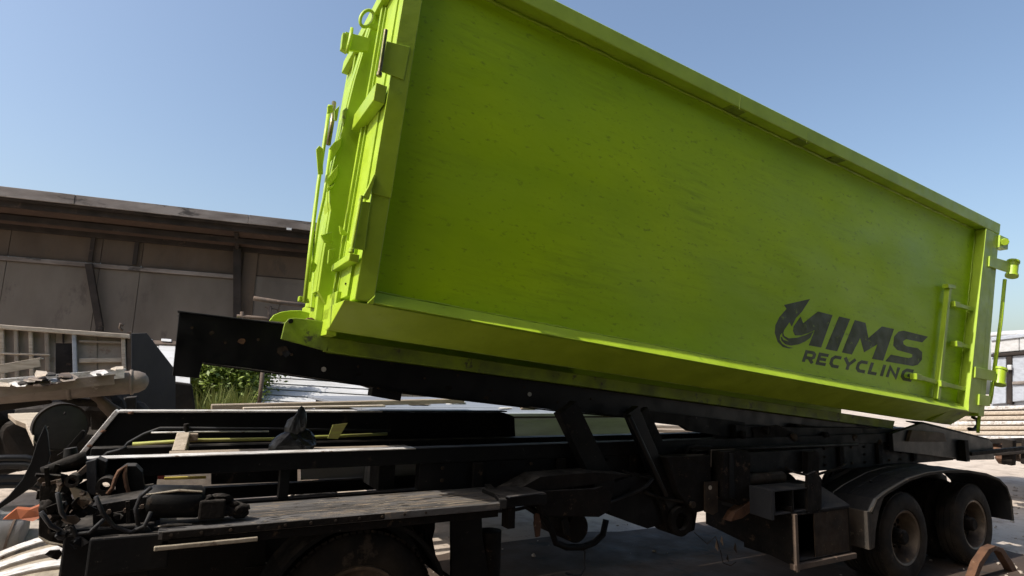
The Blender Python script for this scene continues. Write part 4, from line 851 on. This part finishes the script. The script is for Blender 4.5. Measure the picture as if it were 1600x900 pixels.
mk('frame_bar', B().bar(at(-40, 640, 'y', 4.6), at(80, 622, 'y', 4.6), .1, .12), M['scrap'], hb, .01)
mk('frame_bar', B().bar(at(150, 600, 'y', 4.9), at(155, 720, 'y', 4.9), .15, .12), M['scrap'], hb, .01)
mk('frame_bar', B().bar(at(205, 620, 'y', 5.4), at(205, 720, 'y', 5.4), .35, .12), M['scrap'], hb, .01)
# disc
dc = thing('steel_disc', at(95, 700, 'y', 1.9), 'dark round steel disc standing on edge behind the chassis front', 'disc')
c = at(96, 667, 'y', 1.9); ax = Vector((.25, -1, .05))
M['disc'] = mat('dull_disc_steel', (.030, .030, .031), (.045, .043, .042), 5, rough=.6, spec=.25, bump=.3)
mk('disc_face', B().lathe([(0, 0), (0, .02), (.004, .155), (-.002, .168), (-.06, .168), (-.06, 0)], c, ax, 48), M['disc'], dc, 0, autosmooth=30)
mk('disc_rim', B().lathe([(.006, .160), (.010, .172), (-.075, .177), (-.075, .169)], c, ax, 48, True), M['scrap'], dc, 0, autosmooth=30)
for u, v in ((101, 646), (75, 668)): p = at(u, v, 'y', 1.84); mk('disc_bolt', B().lump(p, (.008, .012, .012), 3, 1, .1), M['scrap'], dc, 0)
q = [at(u, v, 'y', 1.75+(690-v)/45*.45) for u, v in ((12, 646), (35, 645), (62, 644), (66, 652), (56, 668), (52, 690), (46, 676), (40, 662), (24, 656))]
lay('splintered_board', B().solid(q, (0, .04, -.04)), 'wood_pale', 'jagged splintered pale board end beside the dark steel disc', 'board', .004)
# fin
q = [(70, 664), (74, 676), (78, 712), (72, 735), (52, 760), (20, 782), (-8, 800), (-12, 796), (12, 776), (34, 750), (48, 722), (58, 690)]
lay('rubber_flap', B().solid([at(u, v, 'y', .62) for u, v in q], (0, .03, 0)), 'black_gloss', 'curved black rubber flap hanging at the front of the chassis', 'flap', .004)
# hoses
def arcp(cu, cv, ru, rv, a0, a1, y, n=14): return [at(cu+ru*math.cos(math.radians(a0+(a1-a0)*i/n)), cv-rv*math.sin(math.radians(a0+(a1-a0)*i/n)), 'y', y) for i in range(n+1)]
for i, (v, r, m, lb) in enumerate(((716, .035, 'black_gloss', 'uppermost of the black hoses curving in from the edge beside the disc'), (726, .04, 'rubber', 'second black hose below the uppermost one beside the disc'), (748, .04, 'rubber', 'dusty black hose lying on the bare dirt mound'), (757, .035, 'black_gloss', 'lowest shiny black hose on the bare dirt mound'))):
    lay('rubber_hose', B().tube([at(u, v+dv, 'y', 3.6) for u, dv in ((-60, 4), (-20, 2), (10, 0), (40, 0), (58, 4), (75, 12))], r, 10), m, lb, 'hose', 0, smooth=True, group='black hoses on the dirt mound')
mound = B()
for i in range(9): mound.lump((-2.2+random.uniform(-.9, .7), 4.6+random.uniform(-.6, .6), .0), (.8, .6, random.uniform(.25, .5)), i+80, 3, .25)
tag(mk('dirt_mound', mound, M['stone'], None, 0, smooth=True), 'low mound of pale dirt and rubble', None, kind='structure')
q = at(40, 806, 'y', 3.4)
lay('orange_scrap', B().solid([q+Vector(d) for d in ((-.16, 0, -.02), (-.08, .03, .06), (.02, 0, .05), (.12, .02, .09), (.15, 0, .0), (.06, -.02, -.05), (-.04, .02, -.03))], (0, .06, .01)), 'orange', 'crumpled orange scrap beside the grey drum', 'scrap', 0)
dr = thing('grey_drum', at(10, 866, 'y', 3.7), 'grey steel drum lying at the left edge of the yard', 'drum')
a, b = at(-60, 836, 'y', 3.7), at(36, 838, 'y', 3.7)
mk('drum_body', B().lathe([(0, 0), (0, .2), (.02, .215), ((b-a).length*.5-.02, .21), ((b-a).length*.5, .222), ((b-a).length*.5+.02, .21), ((b-a).length-.02, .215), ((b-a).length, .20), ((b-a).length+.02, .1), ((b-a).length+.02, 0)], a, b-a, 32), M['grey_drum'], dr, 0, autosmooth=40)
mk('drum_band', B().lathe([((b-a).length*.8, .213), ((b-a).length*.8, .225), ((b-a).length*.84, .225), ((b-a).length*.84, .213)], a, b-a, 32, True), M['brown_iron'], dr, 0, autosmooth=40)
# curved strips at the lower left
lbls = ['outermost curved pale metal strip of the heap at the lower left', 'second curved strip inside the outermost pale strip', 'third curved strip of the heap, with rust patches', 'fourth curved strip of the heap, low and dark edged', 'fifth curved strip, near the bottom edge', 'innermost bright curved strip at the bottom edge']
for i in range(6):
    y = 3.3-.12*i
    pts = [at(-20+ (185-i*6)*s, 905-6*i+i*12-(70-i*6)*math.sin(math.pi*(.12+.40*s))+ (6 if i % 2 else 0), 'y', y) for s in [k/16 for k in range(17)]]
    b = B(); n = len(pts); wv = Vector((.0, .12, .02)); th = Vector((0, 0, .012))
    vs = []
    for p in pts: vs += [p, p+wv, p+wv+th, p+th]
    fs = [(4*k+j, 4*k+(j+1) % 4, 4*k+4+(j+1) % 4, 4*k+4+j) for k in range(n-1) for j in range(4)]+[(0, 1, 2, 3), (4*n-1, 4*n-2, 4*n-3, 4*n-4)]
    b.add(vs, fs)
    lay('metal_strip', b, 'strip' if i % 2 else 'worn_lit_white', lbls[i], 'strip', 0, group='curved metal strips at the lower left')

# ================================================================== behind the truck
# bush
bs = thing('bush', at(345, 640, 'y', 8.6), 'sunlit green leafy bush under the raised black beam', 'bush')
rnd = random.Random(5)
def leafcloud(c, r, n, s, mat_, name, par, seed):
    rn = random.Random(seed); b = B()
    cl = [Vector((rn.gauss(0, .45), rn.gauss(0, .4), rn.gauss(0, .42))) for _ in range(26)]
    for i in range(n):
        k = rn.choice(cl); p = k+Vector((rn.gauss(0, .17), rn.gauss(0, .17), rn.gauss(0, .17)))
        p = Vector((c[0]+p.x*r[0], c[1]+p.y*r[1], max(.05, c[2]+p.z*r[2])))
        d = Vector((rn.gauss(0, 1), rn.gauss(0, 1), rn.gauss(0, .6))).normalized(); e = d.cross(Vector((rn.gauss(0, 1), rn.gauss(0, 1), rn.gauss(0, 1)))).normalized(); q = s*rn.uniform(.6, 1.3)
        b.add([p-d*q, p+e*q*.5+d*q*.1, p+d*q, p-e*q*.5+d*q*.1], [(0, 1, 2, 3)])
    return mk(name, b, M[mat_], par, 0)
bc = at(350, 596, 'y', 8.6)
leafcloud((bc.x+.15, bc.y, bc.z-.1), (.75, .6, .95), 9000, .05, 'leaf', 'foliage', bs, 1)
leafcloud((bc.x+.2, bc.y+.5, bc.z+.3), (.8, .6, .9), 6000, .055, 'leaf', 'foliage', bs, 2)
for i in range(7): mk('stem', B().tube([(bc.x+rnd.uniform(-.2, .2), bc.y, 0), (bc.x+rnd.uniform(-.5, .5), bc.y+.1, .6), (bc.x+rnd.uniform(-.9, .9), bc.y+.2, 1.5)], [.03, .022, .01], 6), M['brown_iron'], bs, 0)
gb = B()
for i in range(1100):
    p = at(rnd.uniform(308, 400), 640, 'y', 7.9+rnd.uniform(-.4, .4)); h = rnd.uniform(.35, .85); lean = Vector((rnd.gauss(0, .2), rnd.gauss(0, .2), 0)); w_ = rnd.uniform(.006, .014); h *= .55+.45*math.sin(p.x*9)**2
    base = Vector((p.x, p.y, p.z-.3))
    gb.add([base+Vector((-w_, 0, 0)), base+Vector((w_, 0, 0)), base+lean*.5+Vector((w_*.8, 0, h*.6)), base+lean+Vector((0, 0, h)), base+lean*.5+Vector((-w_*.8, 0, h*.6))], [(0, 1, 2, 3, 4)])
tag(mk('tall_grass', gb, M['grass'], None, 0), 'tall dry grass in front of the green bush', None, kind='stuff')
ber = B().box(*(lambda p: (p.x-1.2, p.x+1.6, p.y-.6, p.y+1.2, 0, p.z-.25))(at(350, 640, 'y', 7.9)))
tag(mk('earth_bank', ber, M['stone'], None, .1), 'low earth bank under the grass', None, kind='structure')
# white sheets
ws = thing('white_sheet_wall', at(500, 640, 'y', 8.2), 'low white ribbed sheets leaning back behind the truck chassis', 'sheets')
def wlean(u, v): return at(u, v, 'y', 7.7+(640-v)/60*2.4)
for i in range(6):
    v0, v1 = 580+i*9, 587.2+i*9
    q = [wlean(u, v) for u, v in ((393, v0), (622, v0+14), (622, v1+14), (393, v1))]
    mk('sheet', B().solid(q, (0, .02, -.03)), M['white_sheet'], ws, .006)
q = [wlean(u, v)+Vector((0, .05, -.05)) for u, v in ((393, 580), (622, 594), (622, 660), (393, 650))]
mk('backing', B().solid(q, (0, .05, -.05)), M['shed_frame'], ws, 0)
pst = B().tube([at(411, 575, 'y', 7.6), at(404, 640, 'y', 7.6)], .035, 8); lay('wooden_post', pst, 'brown_iron', 'leaning brown post in front of the white sheet wall', 'post', 0, smooth=True)
# long timber over the frame
a, b = at(330, 636, 'y', 3.4), at(722, 626, 'y', 3.4)
lay('timber_beam', B().bar(a, b, .16, .055), 'wood', 'long grey-brown timber lying behind the chassis frame plate', 'beam', .008)
a, b = at(380, 638, 'y', 3.1), at(600, 634, 'y', 3.1)
lay('timber_beam', B().bar(a, b, .12, .02), 'wood_pale', 'thin pale plank in front of the long grey-brown timber', 'plank', .004)
tx = thing('tan_crate', at(665, 640, 'y', 9), 'tan wooden crate half hidden under the black beam', 'crate')
for i in range(4):
    q = [at(u, v, 'y', 9) for u, v in ((626+i*19, 604), (644.4+i*19, 604), (644.4+i*19, 650), (626+i*19, 650))]; mk('board', B().solid(q, (0, .04, 0)), M['tan'], tx, .006)
q = [at(u, v, 'y', 8.95) for u, v in ((622, 605), (704, 608), (704, 613), (622, 610))]; mk('batten', B().solid(q, (0, .04, 0)), M['wood_pale'], tx, .006)
mk('crate_core', B().solid([at(u, v, 'y', 9.06) for u, v in ((627, 605), (701, 605), (701, 655), (627, 655))], (0, .8, 0)), M['tan'], tx)
# low dark bed on legs, added behind the truck to shade the ground
lt = thing('added_shade_bed', (4.5, 2.3, 0), 'low dark bed on legs added behind the truck chassis for ground shade', 'trailer')
for i in range(4): mk('bed_plank', B().box(1.3, 8.2, 1.85+i*.22, 2.068+i*.22, 1.06, 1.12), M['scrap'], lt, .004)
mk('bed_skin', B().box(1.3, 8.2, 1.86, 2.72, 1.04, 1.056), M['scrap'], lt, 0); mk('bed_rail', B().box(1.4, 8.1, 1.98, 2.08, .9, 1.038), M['scrap'], lt, .004); mk('bed_rail', B().box(1.4, 8.1, 2.55, 2.65, .9, 1.038), M['scrap'], lt, .004)
for x in (1.5, 7.9):
    for y in (1.98, 2.55): mk('prop_leg', B().box(x, x+.1, y, y+.1, 0, .897), M['scrap'], lt, .004)
# flat grey trailer bed
gt = thing('flatbed_trailer', at(800, 700, 'y', 5.0), 'flat pale grey trailer bed with smooth side behind the chassis', 'trailer')
zt2 = 1.62
p0, p1 = at(560, 650, 'z', zt2), at(905, 646, 'z', zt2)
x0, x1, yn = 1.6, p1.x+1.0, p1.y
for i in range(4):
    y_ = yn+i*1.2; mk('bed_sheet', B().box(x0, x1, y_+.008, y_+1.19, zt2-.04, zt2+.004*(i % 2)), M['grey_bed'], gt, .006)
mk('side_board', B().box(x0, x1, yn-.05, yn-.002, zt2-.75, zt2+.01), M['grey_panel'], gt, .01)
mk('side_trim', B().box(x0, x1, yn-.056, yn-.051, zt2-.05, zt2-.03), M['shed_frame'], gt, 0)
mk('bed_frame', B().box(x0+.1, x1-.1, yn+.1, yn+4.6, zt2-.5, zt2-.05), M['scrap'], gt, .01)
for x in (x0+.6, x1-.6):
    mk('support_leg', B().box(x, x+.2, yn+1, yn+1.2, 0, zt2-.5), M['scrap'], gt, .01)
for i, (u, v, r) in enumerate(((712, 632, .07), (652, 634, .05), (790, 640, .05), (830, 640, .06))):
    lay('metal_offcut', B().lump(at(u, v-2, 'z', zt2+.02), (r*2.5, r, r*.4), i+120, 2, .4), 'wood' if i % 2 else 'worn_lit_white', ['small pale offcut on the grey trailer bed behind the black beam', 'brown splinter nearest the crate on the grey trailer bed', 'pale scrap near the middle of the grey bed', 'brown scrap beside the lift arm on the grey bed'][i], 'scrap', 0)
# scrap in the gap between the lift arms
lay('boulder', B().lump(at(922, 660, 'y', 9), (.42, .3, .28), 131, 3, .3), 'brown_iron', 'brown rounded scrap lump seen between the two lift arms', 'scrap', 0)
lay('white_sack', B().lump(at(945, 655, 'y', 10), (.4, .3, .38), 132, 3, .25), 'white_sheet', 'crumpled white sack seen between the two lift arms', 'sack', 0)
lay('white_sack', B().lump(at(907, 650, 'y', 11), (.35, .3, .5), 133, 3, .25), 'white_sheet', 'upright white sack behind the brown scrap lump', 'sack', 0)
for i, (v, m) in enumerate(((664, 'wood_pale'), (671, 'wood'), (679, 'wood_pale'))):
    a, b = at(985, v, 'y', 8-i*.5), at(1120, v+3, 'y', 8-i*.5)
    lay('loose_board', B().bar(a, b, .6, .07), m, ['topmost pale board of the pile behind the lift arm', 'middle brown board of the pile behind the lift arm', 'lowest pale board of the pile behind the lift arm'][i], 'board', .01, group='boards piled behind the lift arms')
pb = B(); 
for i in range(3): pb.box(*(lambda p: (p.x-.6, p.x+1.4, p.y, p.y+1.0, 0, p.z))(at(1000, 690, 'y', 7.5)))
# far right: stacked boards, white bodied trailer, scrap chassis
XW = 21
wt = thing('white_tanker', at(1600, 640, 'x', XW), 'white and grey panelled trailer body in the distance behind the boards', 'trailer')
def wq(pts, x, th): return B().solid([at(u, v, 'x', x) for u, v in pts], (th, 0, 0))
mk('upper_panel', wq([(1548, 533), (1592, 528), (1592, 548), (1548, 552)], XW, .1), M['white_sheet'], wt, .02)
mk('upper_panel', wq([(1592.6, 528), (1660, 520), (1660, 541), (1592.6, 548)], XW, .1), M['white_sheet'], wt, .02)
mk('top_trim', wq([(1548, 527), (1660, 514), (1660, 520), (1548, 533)], XW-.05, .2), M['grey_panel'], wt, .02)
mk('belt_rail', wq([(1548, 553), (1660, 544), (1660, 549), (1548, 558)], XW-.08, .2), M['shed_frame'], wt, .02)
mk('side_panel', wq([(1581, 556), (1622, 552), (1622, 624), (1581, 628)], XW, .1), M['grey_panel'], wt, .02)
mk('side_panel', wq([(1548, 559), (1572, 557), (1572, 630), (1548, 632)], XW, .1), M['grey_panel'], wt, .02)
mk('side_panel', wq([(1622.6, 552), (1660, 548), (1660, 622), (1622.6, 624)], XW, .1), M['grey_panel'], wt, .02)
mk('side_post', wq([(1572, 556), (1581, 555), (1581, 632), (1572, 632)], XW-.05, .3), M['shed_frame'], wt, .02)
mk('panel_batten', wq([(1581, 596), (1660, 592), (1660, 598), (1581, 601)], XW-.06, .06), M['fascia'], wt, .02)
mk('post_box', wq([(1573, 570), (1580, 570), (1580, 578), (1573, 578)], XW-.15, .1), M['white_sheet'], wt, .02)
mk('top_dome', B().lump(at(1605, 524, 'x', XW+.6), (.5, 1.2, .16), 140, 3, .08), M['white_sheet'], wt, 0, smooth=True)
mk('body_core', wq([(1548, 533), (1660, 522), (1660, 660), (1548, 660)], XW+.12, 2.0), M['grey_panel'], wt, .02)
nm = ['topmost', 'second', 'third', 'fourth', 'fifth', 'sixth', 'lowest']
for i in range(7):
    v = 634+i*7.6; X = 15-i*.35+(.15 if i % 2 else 0)
    b = wq([(1490-i*3, v+2), (1668, v-2+i*.8), (1668, v+4+i*.8), (1490-i*3, v+8)], X, .9)
    lay('sawn_board', b, 'wood_pale' if i % 3 else 'worn_lit_white', nm[i]+' long board of the pale stack behind the container rear', 'board', .02, group='boards stacked behind the container')
sb = wq([(1500, 640), (1660, 640), (1660, 700), (1490, 700)], 15.6, 1.0)
lay('concrete_block', sb, 'tan', 'tan block carrying the long pale boards', 'block', .03)
sc_ = thing('scrap_chassis', at(1585, 725, 'x', 13), 'dark scrap chassis lying behind the truck rear', 'chassis')
mk('rail', B().bar(at(1540, 690, 'x', 12.6), at(1660, 686, 'x', 12.6), .1, .09), M['scrap'], sc_, .01)
mk('rail', B().bar(at(1530, 712, 'x', 12.3), at(1660, 702, 'x', 12.3), .1, .05), M['scrap'], sc_, .01)
mk('upright', B().bar(at(1577, 686, 'x', 12.4), at(1576, 726, 'x', 12.4), .16, .16), M['scrap'], sc_, .02)
mk('upright', B().bar(at(1608, 686, 'x', 12.4), at(1606, 726, 'x', 12.4), .16, .16), M['scrap'], sc_, .02)
for i, (u, v) in enumerate(((1560, 700), (1590, 706), (1568, 716), (1597, 716))): mk('rusty_lump', B().lump(at(u, v, 'x', 12.7), (.14, .12, .10), i+150, 2, .4), M['brown_iron' if i % 2 else 'rust'], sc_, 0)
# rusty bent strap in the corner
yy = -.25
q = [(1521, 905), (1530, 880), (1545, 858), (1556, 853), (1568, 857), (1584, 880), (1600, 912), (1612, 935), (1604, 935), (1592, 912), (1577, 884), (1564, 863), (1556, 860), (1549, 864), (1536, 884), (1528, 905)]
b = B(); P = [at(u, v, 'y', yy) for u, v in q]; b.solid(P, (.02, .09, 0))
lay('rusty_strap', b, 'rust', 'bent rusty steel strap standing on the ground beside the rear wheels', 'strap', .004)
